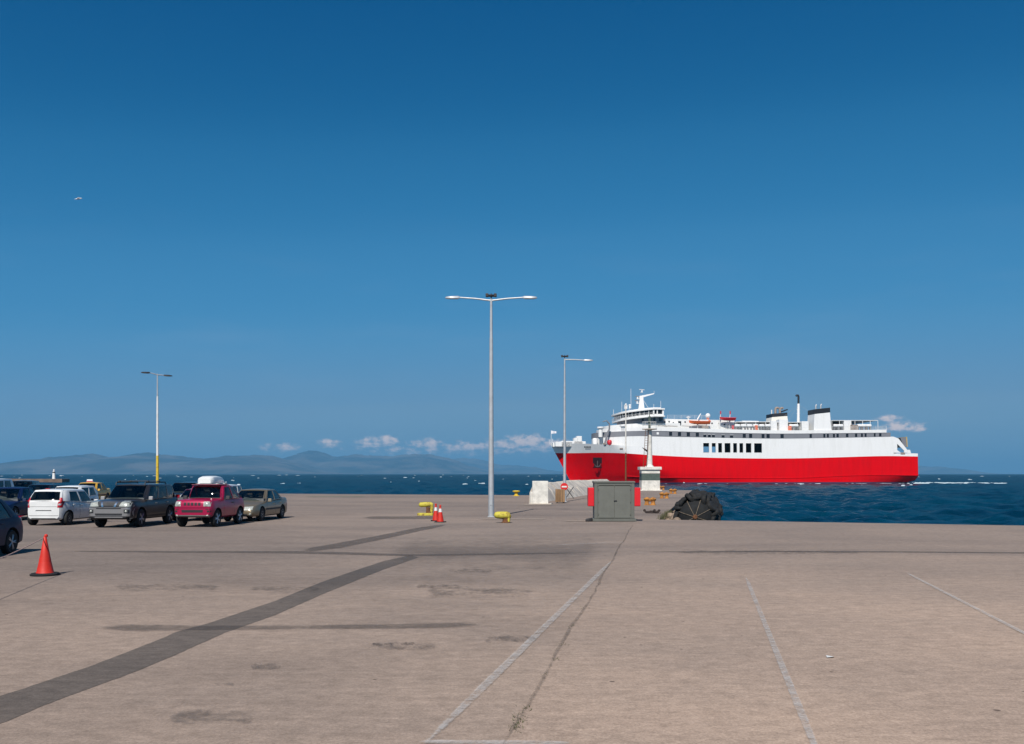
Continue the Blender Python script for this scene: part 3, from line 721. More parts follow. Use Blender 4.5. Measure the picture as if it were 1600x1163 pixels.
def mushroom(label, loc, s, m, group):
    o = thing('mooring_bollard', label, 'bollard', loc, 0, group)
    MB().lathe([(.30*s, 0), (.30*s, .04*s), (.17*s, .07*s), (.15*s, .30*s)], n=16).build('stem', m, o, smooth=45)
    MB().lathe([(.15*s, .30*s), (.31*s, .36*s), (.34*s, .42*s), (.30*s, .47*s), (.12*s, .50*s)], n=16).build('cap', m, o, smooth=45)
mushroom('yellow mushroom bollard on the far quay edge', gr(806.7, 775.2), 1.05, M_yel, 'mushroom bollards')
def horn(label, loc, rz, s=1.0):
    o = thing('mooring_bollard', label, 'bollard', loc, rz, 'orange bollards on the pier')
    MB().prism([(-.36*s, -.2*s), (.36*s, -.2*s), (.36*s, .2*s), (-.36*s, .2*s)], 0, .05).build('base', M_orange, o)
    MB().tube([(-.38*s, 0, .36*s), (-.2*s, 0, .38*s), (0, 0, .33*s), (.2*s, 0, .38*s), (.38*s, 0, .36*s)], [.07*s, .15*s, .11*s, .15*s, .07*s], 10).build('crossbar', M_orange, o, smooth=50)
    for q in (-1, 1):
        MB().lathe([(.15*s, .05), (.13*s, .1), (.12*s, .26*s), (.19*s, .33*s), (.2*s, .40*s), (.1*s, .44*s)], (q*.2*s, 0, 0), n=12).build('horn', M_orange, o, smooth=45)
for lb, (x, y) in (('nearest orange double bollard on the pier, right of the cabinet', (1015.5, 789.5)), ('second orange double bollard on the pier counted from the cabinet', (1038, 779)), ('third orange double bollard on the pier near its far corner', (1051.5, 771.8)), ('orange double bollard beside the harbour light base', (1034, 765.6))):
    horn(lb, gr(x, y), R(-12), 1.05)
M_chain = mat('chain', (.05, .035, .03), .8, metal=.3, var=.4, scale=20)
mb = MB(); cpt = gr(1018, 802)
for k in range(16):
    t = k/15; p = cpt+Vector((.45*math.sin(t*9)*(1-.5*t), .5*math.cos(t*13)*(1-.4*t), .035+.05*(k % 3))); mb.lathe([(.05, -.012), (.075, -.012), (.075, .012), (.05, .012)], p, 'Z' if k % 2 else 'Y', 8)
for k in range(5): mb.tube([cpt+Vector((.3*math.cos(k*2.1+a*.6), .35*math.sin(k*1.7+a*.6), .03+.012*k)) for a in range(9)], .03, 6)
tag(mb.build('mooring_chain', M_chain), 'heap of dark chain on the pier beside the cabinet', 'chain')['kind'] = 'stuff'

# ---------------- cones
def cone(label, loc, h, r, bands, rz=0, group=None, base='square'):
    o = thing('traffic_cone', label, 'cone', loc, rz, group)
    if base == 'square': MB().prism([(-r*1.45, -r*1.3), (-r*1.3, -r*1.45), (r*1.3, -r*1.45), (r*1.45, -r*1.3), (r*1.45, r*1.3), (r*1.3, r*1.45), (-r*1.3, r*1.45), (-r*1.45, r*1.3)], 0, .035).build('base', M_black, o, bevel=.008)
    else: MB().lathe([(r*1.75, 0), (r*1.78, .03), (r*1.6, .05), (r*1.05, .055)], n=24).build('base', M_black, o, smooth=45)
    rr = lambda z: r+(r*.16-r)*(z-.03)/(h-.03)
    if bands:
        for z0, z1, m, nm in ((.03, h*.60, M_cone, 'body'), (h*.60, h*.80, M_cone_w, 'white_band'), (h*.80, h, M_cone, 'tip')):
            MB().lathe([(rr(z0), z0), (rr(z1), z1)], n=20).build(nm, m, o, smooth=45)
        MB().lathe([(.045, h-.05), (.05, h-.02), (.04, h+.01)], n=10).build('ring', M_cone, o)
    else:
        MB().lathe([(r*1.12, .04), (r, .08), (rr(.3), .3), (rr(.302)*1.02, .302), (rr(h*.5), h*.5), (rr(h), h), (r*.10, h+.01)], n=28).build('body', M_cone, o, smooth=45)
        MB().lathe([(.02, h-.01), (.035, h+.0), (.035, h+.03), (.02, h+.05)], (.02, 0, 0), n=10).build('rope_hook', M_cone, o)
    return o
cone('left one of the two orange cones with a white band', gr(681, 814.2), .76, .155, 1, R(5), 'pair of banded cones')
cone('right one of the two orange cones with a white band', gr(688, 816.2), .74, .155, 1, R(-8), 'pair of banded cones')
cf = gr(70.5, 899)
cone('large plain orange cone with a rope tied to its tip', cf, .80, .162, 0, base='round')
M_rope = mat('barrier_rope', (.55, .36, .30), .9, var=.3, scale=30)
mb = MB(); A = cf+Vector((-.03, -.02, .77)); B = Vector((-7.4, 9.6, .62)); pts = []
for i in range(40):
    t = i/39; p = A.lerp(B, t); p.z -= .55*t*(1-t); pts.append(p)
mb.tube(pts, .009, 6)
rope = tag(mb.build('barrier_rope', M_rope), 'thin rope running from the large orange cone to the left edge', 'rope')
mb = MB(); mb.tube([pts[13], pts[13]+Vector((.02, .01, -.12))], .006, 5); mb.build('loose_end', M_rope, rope)
cone('second plain orange cone holding the rope end', (-7.4, 9.58, 0), .70, .17, 0, base='round')

# ---------------- floating fenders of the pier wall
M_tyre2 = mat('old_tyre', (.020, .019, .018), .9, var=.4, scale=6, bump=.8, bscale=20, color2=(.006, .006, .006))
M_chn = mat('fender_chain', (.20, .155, .11), .8, var=.4, scale=12)
def fender(label, n, t, r, l, z=-.15):
    c = pier_pt(n, t, z); o = thing('floating_fender', label, 'fender', c, math.atan2(D_PIER.y, D_PIER.x), 'tyre clad floating fenders')
    MB().lathe([(.15, -l/2-.30), (r*.55, -l/2-.22), (r*.85, -l/2-.02), (r, -l/2+.25), (r, l/2-.25), (r*.85, l/2+.02), (r*.5, l/2+.2), (.15, l/2+.28)], axis='X', n=24).build('body', M_black, o, smooth=50)
    tb = MB().lathe([(.15, -.07), (.24, -.09), (.28, -.05), (.28, .05), (.24, .09), (.15, .07)], n=14).mesh('tyre')
    tb.materials.append(M_tyre2)
    for p in tb.polygons: p.use_smooth = True
    rows = 5; cols = 15
    for i in range(rows):
        for k in range(cols):
            a = 2*math.pi*(k+.5*(i % 2))/cols+rnd.uniform(-.06, .06); x = -l/2+.36+(l-.72)*i/(rows-1)
            if math.sin(a) < -.75: continue
            ty = bpy.data.objects.new('tyre', tb); COL.objects.link(ty); ty.parent = o
            ty.location = (x, math.cos(a)*(r+.07), math.sin(a)*(r+.07)); nrm = Vector((rnd.uniform(-.3, .3), math.cos(a), math.sin(a)))
            tang = Vector((rnd.uniform(-.2, .2), -math.sin(a), math.cos(a)))
            ty.scale = [rnd.uniform(.75, 1.3)]*3; nrm = (nrm+Vector((rnd.uniform(-.5, .5), rnd.uniform(-.3, .3), rnd.uniform(-.3, .3)))).normalized()
            ty.rotation_euler = (nrm*.5+tang).to_track_quat('Z', 'Y').to_euler() if k % 2 else nrm.to_track_quat('Z', 'Y').to_euler()
    MB().lathe([(.09, -l/2-.38), (.12, -l/2-.34), (.12, -l/2-.26), (.09, -l/2-.24)], axis='X', n=12).build('hub', M_rust, o)
    M_ch2 = M_chn
    for k in range(8):
        a = k*math.pi/4+.3; cc, ss = math.cos(a), math.sin(a)
        MB().tube([(-l/2-.33, .1*cc, .1*ss), (-l/2-.25, r*.56*cc, r*.56*ss), (-l/2-.03, r*.88*cc, r*.88*ss), (-l/2+.26, (r+.03)*cc, (r+.03)*ss)], .014, 5).build('chain', M_ch2, o)
fender('nearest black tyre clad fender floating at the pier wall', -1.07, 46.7, .82, 2.6, .02)
fender('second tyre clad fender behind the nearest one at the pier wall', -1.0, 51.4, .90, 3.0)
fender('farthest tyre clad fender at the pier wall', -1.0, 57.4, .95, 3.2)
# rubble and dry growth at the pier corner
M_rub = mat('rubble', (.27, .20, .145), .95, var=.4, scale=2, bump=.8, bscale=8)
rb = random.Random(4); RUB = MB()
for k in range(60):
    t = 43.3+k*.35; n = -2.62+rb.uniform(.1, .75); s = rb.uniform(.10, .32); secs = []
    for i in range(4):
        z = -1+2*i/3; q = math.sqrt(max(.06, 1-z*z*.9))
        secs.append([(q*math.cos(a*1.047)*s*rb.uniform(.75, 1.2), q*math.sin(a*1.047)*s*rb.uniform(.75, 1.2), z*s*.8) for a in range(6)])
    p = pier_pt(n, t, -.30+rb.uniform(-.25, .18)); RUB.loft([[Vector(q)+p for q in sc_] for sc_ in secs])
struct(RUB.build('rubble', M_rub), 'stuff', 'brown rubble along the pier wall edge')
mb = MB()
for k in range(420):
    t = 43+rb.random()*9; p = pier_pt(-2.60+rb.gauss(0, .10), t, .0); a = rb.uniform(0, 6.28); h = rb.uniform(.05, .20)
    d = Vector((math.cos(a), math.sin(a), 0))*.07; mb.add([p+Vector((d.y*.12, -d.x*.12, -.03)), p-Vector((d.y*.12, -d.x*.12, .03)), p+d+Vector((0, 0, h))], [(0, 1, 2)])
struct(mb.build('dry_grass', M_weed), 'stuff', 'dry grass along the pier edge')
# scraps
M_paper = mat('paper', (.55, .55, .54), .9)
o = tag(MB().add([(-.045, -.025, .010), (.035, -.03, .02), (.05, .02, .010), (-.035, .035, .024), (0, 0, .008)], [(0, 1, 4), (1, 2, 4), (2, 3, 4), (3, 0, 4)]).build('paper_scrap', M_paper, loc=gr(1297, 1028)), 'small crumpled scrap of white paper on the pale slab', 'paper')

# ---------------- gull
M_gull = mat('gull_white', (.75, .75, .76), .8); M_gull2 = mat('gull_grey', (.28, .29, .32), .8); M_gull3 = mat('gull_black', (.03, .03, .035), .8)
gl = at(122.5, 311, 85); o = thing('gull', 'gull gliding in the blue sky at upper left', 'bird', gl, R(25)); o.rotation_euler = (R(18), R(-10), R(20)); o.scale = (1.0, 1.0, 1.0)
MB().tube([(-.26, 0, 0), (-.18, 0, .01), (0, 0, .02), (.14, 0, .02), (.22, 0, .035), (.27, 0, .03), (.32, 0, .015)], [.012, .05, .075, .06, .045, .04, .008], 10).build('body', M_gull, o, smooth=60)
for s in (-1, 1):
    w = MB().loft([[(.10, s*.05, .04), (.0, s*.05, .055), (-.10, s*.05, .04), (.0, s*.05, .03)], [(.13, s*.3, .12), (.04, s*.3, .13), (-.07, s*.3, .12), (.04, s*.3, .11)], [(.04, s*.52, .07), (-.02, s*.52, .08), (-.09, s*.52, .07), (-.02, s*.52, .065)]]).build('wing', M_gull2, o, smooth=60)
    MB().loft([[(.04, s*.52, .07), (-.02, s*.52, .08), (-.09, s*.52, .07), (-.02, s*.52, .065)], [(-.08, s*.68, .02), (-.09, s*.68, .022), (-.12, s*.68, .02), (-.09, s*.68, .018)]]).build('wing_tip', M_gull3, w, smooth=60)
MB().add([(-.2, -.03, .01), (-.2, .03, .01), (-.38, .07, .0), (-.38, -.07, .0), (-.3, 0, .015)], [(0, 1, 4), (1, 2, 4), (2, 3, 4), (3, 0, 4)]).build('tail', M_gull, o)
# ------------------------------------------------------------------ ferry
S_AL, S_HEEL, HB = R(9.0), R(1.6), 10.0
_port = Vector((math.sin(S_AL), -math.cos(S_AL), 0))
S_ORG = Vector((72.2, 297.0, SEA_Z))-_port*HB
S_M = Matrix.Translation(S_ORG) @ Matrix.Rotation(math.pi+S_AL, 4, 'Z') @ Matrix.Rotation(S_HEEL, 4, 'X')
S_I = S_M.inverted()
def sp(px_, py_, y=HB):                       # picture measurement -> ship frame (x forward, z up) in the plane y
    o = S_I @ Vector((0, 0, CAM_Z)); d = (S_I.to_3x3() @ Vector(((px_-800)/F, 1, -(py_-740.5)/F)))
    t = (y-o.y)/d.y; return o.x+d.x*t, o.z+d.z*t
def spl(pts, y=HB): return smooth_interp(sorted(sp(a, b, y) for a, b in pts))
SX = lambda p, y=HB, q=690: sp(p, q, y)[0]

M_hred = mat('hull_red', (.66, .0005, .004), .5, color2=(.60, .002, .005), scale=1.6, spec=.05, stretch=(.5, .5, .07), lo=.38, hi=.56)
M_hboot = mat('boot_topping', (.03, .028, .07), .5, var=.2, scale=.3)
M_swhite = mat('ship_white', (.80, .785, .765), .45, color2=(.745, .73, .705), scale=1.8, stretch=(.5, .5, .06), lo=.34, hi=.52)
M_sgrey = mat('ship_grey', (.20, .20, .215), .5, var=.08, scale=.3)
M_sglass = mat('ship_window', (.012, .013, .016), .12, var=.2, scale=.5)
M_sblack = mat('funnel_black', (.014, .014, .017), .5, var=.2, scale=.6)
M_sdeck = mat('ship_deck', (.20, .24, .22), .8, var=.15, scale=.4)
M_sint = mat('ship_interior', (.035, .035, .038), .8, var=.2, scale=.3)
M_sorange = mat('rescue_orange', (.75, .13, .03), .5, var=.1, scale=1)
M_sred = mat('boat_red', (.62, .02, .03), .5, var=.1, scale=1)
M_scream = mat('funnel_cream', (.74, .70, .62), .55, var=.06, scale=.4)
M_syel = mat('ramp_yellow', (.70, .42, .03), .6, var=.2, scale=1)
M_steel = mat('deck_steel', (.30, .24, .20), .7, var=.3, scale=2)

ship = bpy.data.objects.new('ferry', None); COL.objects.link(ship); ship.matrix_world = S_M
tag(ship, 'red and white car ferry passing beyond the pier', 'ship')

z_red = spl([(905, 706.6), (960, 707.6), (1020, 711.4), (1080, 714.4), (1160, 716.4), (1240, 716.4), (1300, 715), (1385, 712.8), (1432, 713.4)])
x_stem_t, z_stem_t = sp(859.5, 693, 0); x_stem_w, z_stem_w = sp(893.5, 753.5, 0)
x_stern = SX(1434.5, HB, 730)
def z_redb(x):                                # red edge, level run-out into the stem
    xb = SX(905); zb = z_red(xb)
    return z_red(x) if x < xb else zb+(x-xb)*.03
z_bul = interp(sorted([(x_stern-1, sp(1434, 709)[1]), (SX(1424), sp(1424, 708.5)[1]), (SX(1423), sp(1422, 708.4)[1]), (SX(1300), sp(1300, 710.3)[1]), (SX(1200), sp(1200, 711.6)[1]), (SX(1120), sp(1120, 711.2)[1]), (SX(1060), sp(1060, 709.3)[1]), (SX(1004), sp(1004, 706.5)[1]), (SX(1003), sp(1003, 697.6)[1]), (SX(975), sp(975, 696.4)[1]), (SX(945), sp(945, 694.6)[1]), (SX(900), sp(900, 692.6, 6)[1]), (x_stem_t+2, z_stem_t)]))
z_rub = spl([(960, 742.6), (1040, 745.8), (1140, 747.0), (1240, 746.9), (1355, 742.5), (1432, 742.8)])
def stem_x(z): return x_stem_w+(x_stem_t-x_stem_w)*(z/z_stem_t) if z > 0 else x_stem_w-.2*z
CR_X, CR_Z = sp(1052, 745.5)
def half(x, z, zd):
    """half breadth: fine and flared forward, full amidships, narrowing under the counter aft"""
    d = max(0.0, stem_x(z)-x); h = max(0.0, min(1.0, z/max(zd, .1)))
    zcr = CR_Z+.52*(x-CR_X)                       # knuckle: forward of it the plating is a flat flared panel
    b = HB-.54*max(0.0, zcr-z)
    u = min(1.0, d/15.0); b = max(.9, b)*(1-(1-u)**2.0)
    if z < 2.6: b *= 1-(.10*min(1, max(0, (x+8)/22)))*(1-max(0, z)/2.6)
    if x < x_stern+26 and z < 2.2:
        b *= 1-.30*((x_stern+26-x)/26)**1.6*min(1, (2.2-z)/2.2)
    return b
NS = 96
def zlev(x):
    zb = -3.2+max(0, (x_stern+22-x)/22)**1.5*4.0
    zr = z_redb(x); zk = min(z_rub(x), zr-3) if x < SX(940) else 2.2
    bt = max(.30, zb+.25)
    return [zb, (zb+bt)/2, bt, bt+(zk-bt)*.5, zk-.10, zk+.10, zk+(zr-zk)*.25, zk+(zr-zk)*.5, zk+(zr-zk)*.75, zr, zr+(z_bul(x)-zr)*.5, z_bul(x)]
def hull_band(j0, j1, name, m, parent):
    mb = MB(); rows = []
    for i in range(NS+1):
        s = i/NS; row = []
        for j in range(j0, j1+1):
            # each level runs from the stem at its own height to the transom
            f = s**1.35
            xg = x_stem_t+(x_stern-x_stem_t)*f
            for _ in range(3):
                zz = zlev(xg)[j]; xs = stem_x(zz); xg = xs+(x_stern-xs)*f
            zz = zlev(xg)[j]; row.append((xg, half(xg, zz, z_bul(xg)), zz))
        rows.append(row)
    n = j1-j0+1; vs = []; fs = []
    for sgn in (1, -1):
        o = len(vs)
        for r_ in rows: vs += [(x, sgn*y, z) for x, y, z in r_]
        for i in range(NS):
            for k in range(n-1): fs.append((o+i*n+k, o+(i+1)*n+k, o+(i+1)*n+k+1, o+i*n+k+1))
    o2 = NS*n; o3 = (NS+1)*n+NS*n                                          # transom
    for k in range(n-1): fs.append((o2+k, o3+k, o3+k+1, o2+k+1))
    mb.add(vs, fs)
    me = mb.mesh(name); bm = bmesh.new(); bm.from_mesh(me); bmesh.ops.remove_doubles(bm, verts=bm.verts, dist=.01); bmesh.ops.recalc_face_normals(bm, faces=bm.faces); bm.to_mesh(me); bm.free()
    me.materials.append(m)
    for p in me.polygons: p.use_smooth = True
    me.set_sharp_from_angle(angle=R(32))
    o = bpy.data.objects.new(name, me); COL.objects.link(o); o.parent = parent; return o
hull_red = hull_band(2, 9, 'hull', M_hred, ship)
hull_band(0, 2, 'boot_topping', M_hboot, ship)
hull_up = hull_band(9, 11, 'upper_hull', M_swhite, ship)
# rubbing strake, proud of the plating
secs = []
for i in range(60):
    x = x_stern+.1+(SX(985)-x_stern)*i/59; zk = z_rub(x); b = half(x, zk, z_bul(x))
    secs.append([(x, b-.05, zk-.16), (x, b+.14, zk-.10), (x, b+.14, zk+.10), (x, b-.05, zk+.16)])
MB().loft(secs).build('rubbing_strake', M_hred, hull_red)
# main deck inside the bulwark
poly = []
for i in range(40):
    x = x_stem_t-3.0+(x_stern+.3-x_stem_t+3)*i/39; poly.append((x, max(.05, half(x, z_bul(x)-1.6, z_bul(x))-.15)))
poly = poly+[(x, -y) for x, y in poly[::-1]]
MB().prism(poly, lambda x, y: z_bul(min(x, x_stem_t-1))-1.5, lambda x, y: z_bul(min(x, x_stem_t-1))-1.05).build('main_deck', M_sdeck, ship)

# ---- superstructure: curved front, flush sides
def plan(xc, xf, xa, hb, n=14, flat=0.0, pw=2.0):
    """plan outline: aft end xa, straight sides to xc, rounded front out to xf"""
    pts = []
    for i in range(n+1):
        q = -math.pi/2+math.pi*i/n
        c, s = math.cos(q), math.sin(q)
        pts.append((xc+(xf-xc)*abs(c)**(2/pw), hb*math.copysign(abs(s)**(2/pw), s)))
    k = 14
    return [(xa+(xc-xa)*i/k, -hb) for i in range(k)]+pts+[(xc+(xa-xc)*(i+1)/k, hb) for i in range(k)]
z_bb = spl([(960, 682.3), (1020, 681.2), (1080, 682.8), (1140, 684.4), (1220, 685.4), (1300, 684.4), (1395, 682.4)])
z_bt = spl([(960, 674.2), (1020, 673.4), (1080, 675.0), (1140, 676.6), (1220, 677.8), (1300, 677.2), (1385, 676.2)])
z_ut = spl([(960, 668.6), (1020, 667.8), (1080, 669.2), (1140, 671.0), (1220, 672.6), (1300, 672.2), (1385, 671.4)])
x_c, x_f = SX(1000), SX(1000)+13.0
def zc(fn, lo=None): return lambda x, y: fn(min(x, SX(955)))
SY = HB+.012
# side walls with the eight big openings; both sides alike
x_open = [(1098.6, 1107.8), (1112, 1118.2), (1122, 1128), (1132, 1141.2), (1145.4, 1151.4), (1155.2, 1161), (1165.2, 1173.8), (1178.2, 1190.4)]
OX = sorted([tuple(sorted((SX(a), SX(b)))) for a, b in x_open])
zo0 = sp(1145, 707.2)[1]; zo1 = sp(1145, 692.6)[1]
x_aft = SX(1396)
def side_wall(sgn):
    mb = MB(); y0, y1 = sgn*(SY-.22), sgn*SY
    def cell(xa, xb, fa, fb):
        n = max(1, int((xb-xa)/4)); 
        mb.loft([[(x, y0, fa(x)), (x, y1, fa(x)), (x, y1, fb(x)), (x, y0, fb(x))] for x in [xa+(xb-xa)*i/n for i in range(n+1)]])
    zl = lambda x: z_bul(x)-.02
    xa = x_aft; c0 = lambda x: zo0; c1 = lambda x: zo1
    cell(xa, OX[0][0], zl, z_bb)
    for i, (a, b) in enumerate(OX):
        cell(a, b, zl, c0); cell(a, b, c1, z_bb)
        nx = OX[i+1][0] if i+1 < len(OX) else x_c
        cell(b, nx, zl, z_bb)
    return mb.build('side_wall', M_swhite, ship)
sw = side_wall(1); OXp = OX; OX = [(OXp[5][0]-9.5, OXp[7][1]-5.5)]; side_wall(-1); OX = OXp
for a, b in OX:                                 # rims of the openings
    mb = MB()
    for (p, q) in (((a-.07, zo0-.07), (b+.07, zo0)), ((a-.07, zo1), (b+.07, zo1+.07)), ((a-.07, zo0), (a, zo1)), ((b, zo0), (b+.07, zo1))):
        mb.span((p[0], SY-.1, p[1]), (q[0], SY+.05, q[1]))
    mb.build('opening_rim', M_swhite, sw)
# garage deck behind the openings
MB().span((OX[0][0]-4, -SY+.3, zo0-1.2), (OX[-1][1]+4, SY-.3, zo0-.35)).build('garage_floor', M_sdeck, ship)
MB().span((OX[0][0]-4, -SY+.3, zo1+.25), (OX[-1][1]+4, SY-.3, zo1+.6)).build('garage_ceiling', M_sint, ship)
MB().span((OX[0][0]-4, -2.2, zo0-.35), (OX[5][1]-4.5, -1.9, zo1+.25)).build('garage_wall', M_sint, ship)
for xx in (OX[0][0]-4, OX[-1][1]+4): MB().span((xx-.1, -SY+.3, zo0-.35), (xx+.1, SY-.3, zo1+.25)).build('garage_wall', M_sint, ship)
# curved front
fp = [p for p in plan(x_c, x_f, x_c-.01, SY, 22, pw=2.2)][14:-14]
MB().prism(fp, lambda x, y: z_bul(min(x, SX(930)))-1.2, zc(z_bb)).build('front_wall', M_swhite, ship, smooth=35)
# grey band and its windows
bp_ = plan(x_c, x_f+.05, x_aft+1.0, SY+.03, 22, pw=2.2)
MB().prism(bp_, lambda x, y: zc(z_bb)(x, y)-.02, lambda x, y: zc(z_bt)(x, y)+.02).build('window_band', M_sgrey, ship, smooth=35)
band = ship.children[-1]
wr_ = [(1045.5, 1050.2), (1059.2, 1064.2), (1073, 1078), (1087.2, 1092), (1099, 1103.5), (1106, 1110.5), (1112.5, 1116.8), (1127.5, 1132), (1140.5, 1145.5), (1160.5, 1165.3), (1170.4, 1175.2), (1190, 1194.5), (1197.6, 1202.6), (1219.5, 1224.5), (1265, 1268.5), (1286.5, 1289.5), (1292, 1295), (1301.5, 1304.5), (1307, 1310.5), (1321.8, 1325.6), (1336, 1339.4), (1345.3, 1348.2), (1351, 1354), (1365.5, 1368), (1373.6, 1377.2)]
for i, (a, b) in enumerate(wr_):
    xa, xb = sorted((SX(a), SX(b))); xm = (xa+xb)/2; z0, z1 = z_bb(xm), z_bt(xm); h = z1-z0
    lo, hi = (.10, .90) if not (4 <= i <= 8) else (.02, .55)
    wn = MB().span((xa, SY-.02, z0+h*lo), (xb, SY+.075, z0+h*hi)).build('window', M_sglass, band)
    MB().span((xa-.06, SY-.02, z0+h*hi), (xb+.06, SY+.11, z0+h*hi+.07)).build('window_brow', M_swhite if 4 <= i <= 8 else M_sgrey, wn)
a, b = sorted((SX(1026), SX(1029.5))); MB().span((a, SY, z_bb(a)+.45), (b, SY+.07, z_bb(a)+1.15)).build('plate', M_swhite, band)
# white bulwark over the band
up_ = plan(x_c-1.5, x_f-1.6, SX(1385), SY+.16, 22, pw=2.2)
MB().prism(up_, lambda x, y: zc(z_bt)(x, y), zc(z_ut)).build('upper_bulwark', M_swhite, ship, smooth=35)
MB().prism([(x-.0+(.25 if x < 0 else -.25), y*.97) for x, y in up_], lambda x, y: zc(z_ut)(x, y)-.35, lambda x, y: zc(z_ut)(x, y)+.015).build('sun_deck', M_sdeck, ship)
# aft end: sloping wing walls with triangular openings, poop, ramp
zt = z_bb(x_aft)
for sgn in (1, -1):
    y0, y1 = sgn*(SY-.25), sgn*SY
    def pl(pts, nm, m, ya=y0, yb=y1):
        n = len(pts); vs = [(x, ya, z) for x, z in pts]+[(x, yb, z) for x, z in pts]
        return MB().add(vs, [tuple(range(n)), tuple(range(2*n-1, n-1, -1))]+[(k, (k+1) % n, n+(k+1) % n, n+k) for k in range(n)]).build(nm, m, ship)
    P = lambda a, b: sp(a, b)
    pl([P(1396, 707.6), P(1396, 682.5), P(1401.5, 684.5), P(1401.8, 694), P(1401.9, 707.6)], 'wing_wall', M_swhite)
    pl([P(1401.5, 684.5), P(1404, 685.5), P(1417.5, 703), P(1417.5, 707.6), P(1412.5, 707.6), P(1413, 704.6), P(1401.8, 693.5)], 'wing_brace', M_swhite)
    pl([P(1401.9, 703.6), P(1408, 707.6), P(1401.9, 707.6)], 'wing_gusset', M_swhite)
    pl([P(1417.5, 703), P(1421.8, 703), P(1423.5, 708.2), P(1417.5, 708.2)], 'poop_bulwark', M_swhite)
MB().span((x_aft-1.2, -SY+.4, z_bul(x_aft)-1.0), (x_aft-.9, SY-.4, zt-.3)).build('aft_bulkhead', M_sint, ship)
a0 = sp(1404, 684.5, 3); a1 = sp(1413.5, 683.5, 3); a2 = sp(1414.5, 698.5, 3); a3 = sp(1410, 698.5, 3)
n_ = [(-4.0), (4.0)]
MB().add([(x, y, z) for y in (-4, 4) for x, z in (a0, a1, a2, a3)], [(0, 1, 2, 3), (7, 6, 5, 4), (0, 4, 5, 1), (1, 5, 6, 2), (2, 6, 7, 3), (3, 7, 4, 0)]).build('stern_ramp', M_sgrey, ship)
MB().add([(x, y, z) for y in (-3.6, 3.6) for x, z in ((a1[0]-.03, a1[1]+.1), (a1[0]-.5, a1[1]+.1), (a2[0]-.5, a2[1]), (a2[0]-.03, a2[1]))], [(0, 1, 2, 3), (7, 6, 5, 4), (0, 4, 5, 1), (1, 5, 6, 2), (2, 6, 7, 3), (3, 7, 4, 0)]).build('ramp_edge', M_syel, ship)
def winch(x, y, z, m=M_steel, s=1.0):
    o = MB().lathe([(.35*s, -.7*s), (.35*s, -.6*s), (.18*s, -.58*s), (.18*s, .58*s), (.35*s, .6*s), (.35*s, .7*s)], (x, y, z+.4*s), 'Y', 12).build('winch', m, ship); MB().box((x, y, z+.1*s), (.9*s, 1.7*s, .2*s)).build('winch_bed', M_sgrey, o)
za = z_bul(x_stern+2)-1.0
for x, y in ((x_stern+5.5, 7.5), (x_stern+3.0, 7.8), (x_stern+6, 5)): winch(x, y, za)
a, zz = sp(1410.6, 708.6); MB().span((a-.8, SY, zz-.35), (a+.8, SY+.06, zz+.3)).build('fairlead', M_steel, ship)

# ---- bow gear
zb = z_bul(SX(900))
def bow(p, q, y=0): return sp(p, q, y)
x, z = bow(862, 691, 0)
for p, h in ((861, 4.2), (863.4, 1.5), (858.9, 1.3)):
    x, _ = bow(p, 692, 0); MB().tube([(x, .25, z_stem_t-.3), (x, .25, z_stem_t+h)], .07, 6).build('jack_staff', M_swhite, ship)
x, _ = bow(861, 692, 0)
fl = MB(); fv = []
for i in range(5):
    for k in range(2): fv.append((x-.05-i*.42, .25+.16*math.sin(i*1.5), z_stem_t+4.1-k*1.0+.05*i*(1 if k else -1)))
fl.add(fv, [(2*i, 2*i+1, 2*i+3, 2*i+2) for i in range(4)]).build('flag', mat('flag_cloth', (.75, .72, .74), .9), ship)
for p, w, h in ((880, 5.5, .55), (893, 7.0, .8), (899, 1.2, 1.8), (904.3, 1.6, 2.4), (908, 2.6, .7), (870, 2.0, .4)):
    x, _ = bow(p, 692, 3); MB().box((x, 3.0 if p > 875 else 1.0, zb+h/2-.5), (w, 2.0, h+1.0)).build('deck_box', M_swhite, ship, bevel=.08)
winch(SX(915, 5), 5, zb-1); winch(SX(888, 2), 2.5, zb-1, M_swhite, 1.2)
# anchor pocket, name plate, draught marks on the shaded flare
def on_hull(px_, py_):                          # point of the port plating behind a picture point
    y = HB
    for _ in range(14):
        x, z = sp(px_, py_, y); y = half(x, z, z_bul(x))
    return Vector((x, y, z))
def hull_patch(x0, y0, x1, y1, m, nm, parent, off=.06, nx=6, ny=6):
    vs = []; fs = []
    for j in range(ny+1):
        for i in range(nx+1):
            p = on_hull(x0+(x1-x0)*i/nx, y0+(y1-y0)*j/ny); vs.append((p.x+off*.4, p.y+off, p.z-off*.1))
    q = len(vs); vs += [(a, b-off-.25, c) for a, b, c in vs]
    w = nx+1
    for j in range(ny):
        for i in range(nx): fs.append((j*w+i, j*w+i+1, (j+1)*w+i+1, (j+1)*w+i))
    rim = [i for i in range(w)]+[j*w+nx for j in range(1, ny+1)]+[ny*w+i for i in range(nx-1, -1, -1)]+[j*w for j in range(ny-1, 0, -1)]
    for k in range(len(rim)): fs.append((rim[k], rim[(k+1) % len(rim)], q+rim[(k+1) % len(rim)], q+rim[k]))
    return MB().add(vs, fs).build(nm, m, parent)
M_anchor = mat('anchor_iron', (.07, .045, .045), .8, var=.3, scale=1)
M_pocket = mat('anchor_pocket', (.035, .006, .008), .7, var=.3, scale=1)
pk = hull_patch(926.5, 715, 940.5, 731, M_pocket, 'anchor_pocket', hull_red, .05)
c = on_hull(933.5, 723)
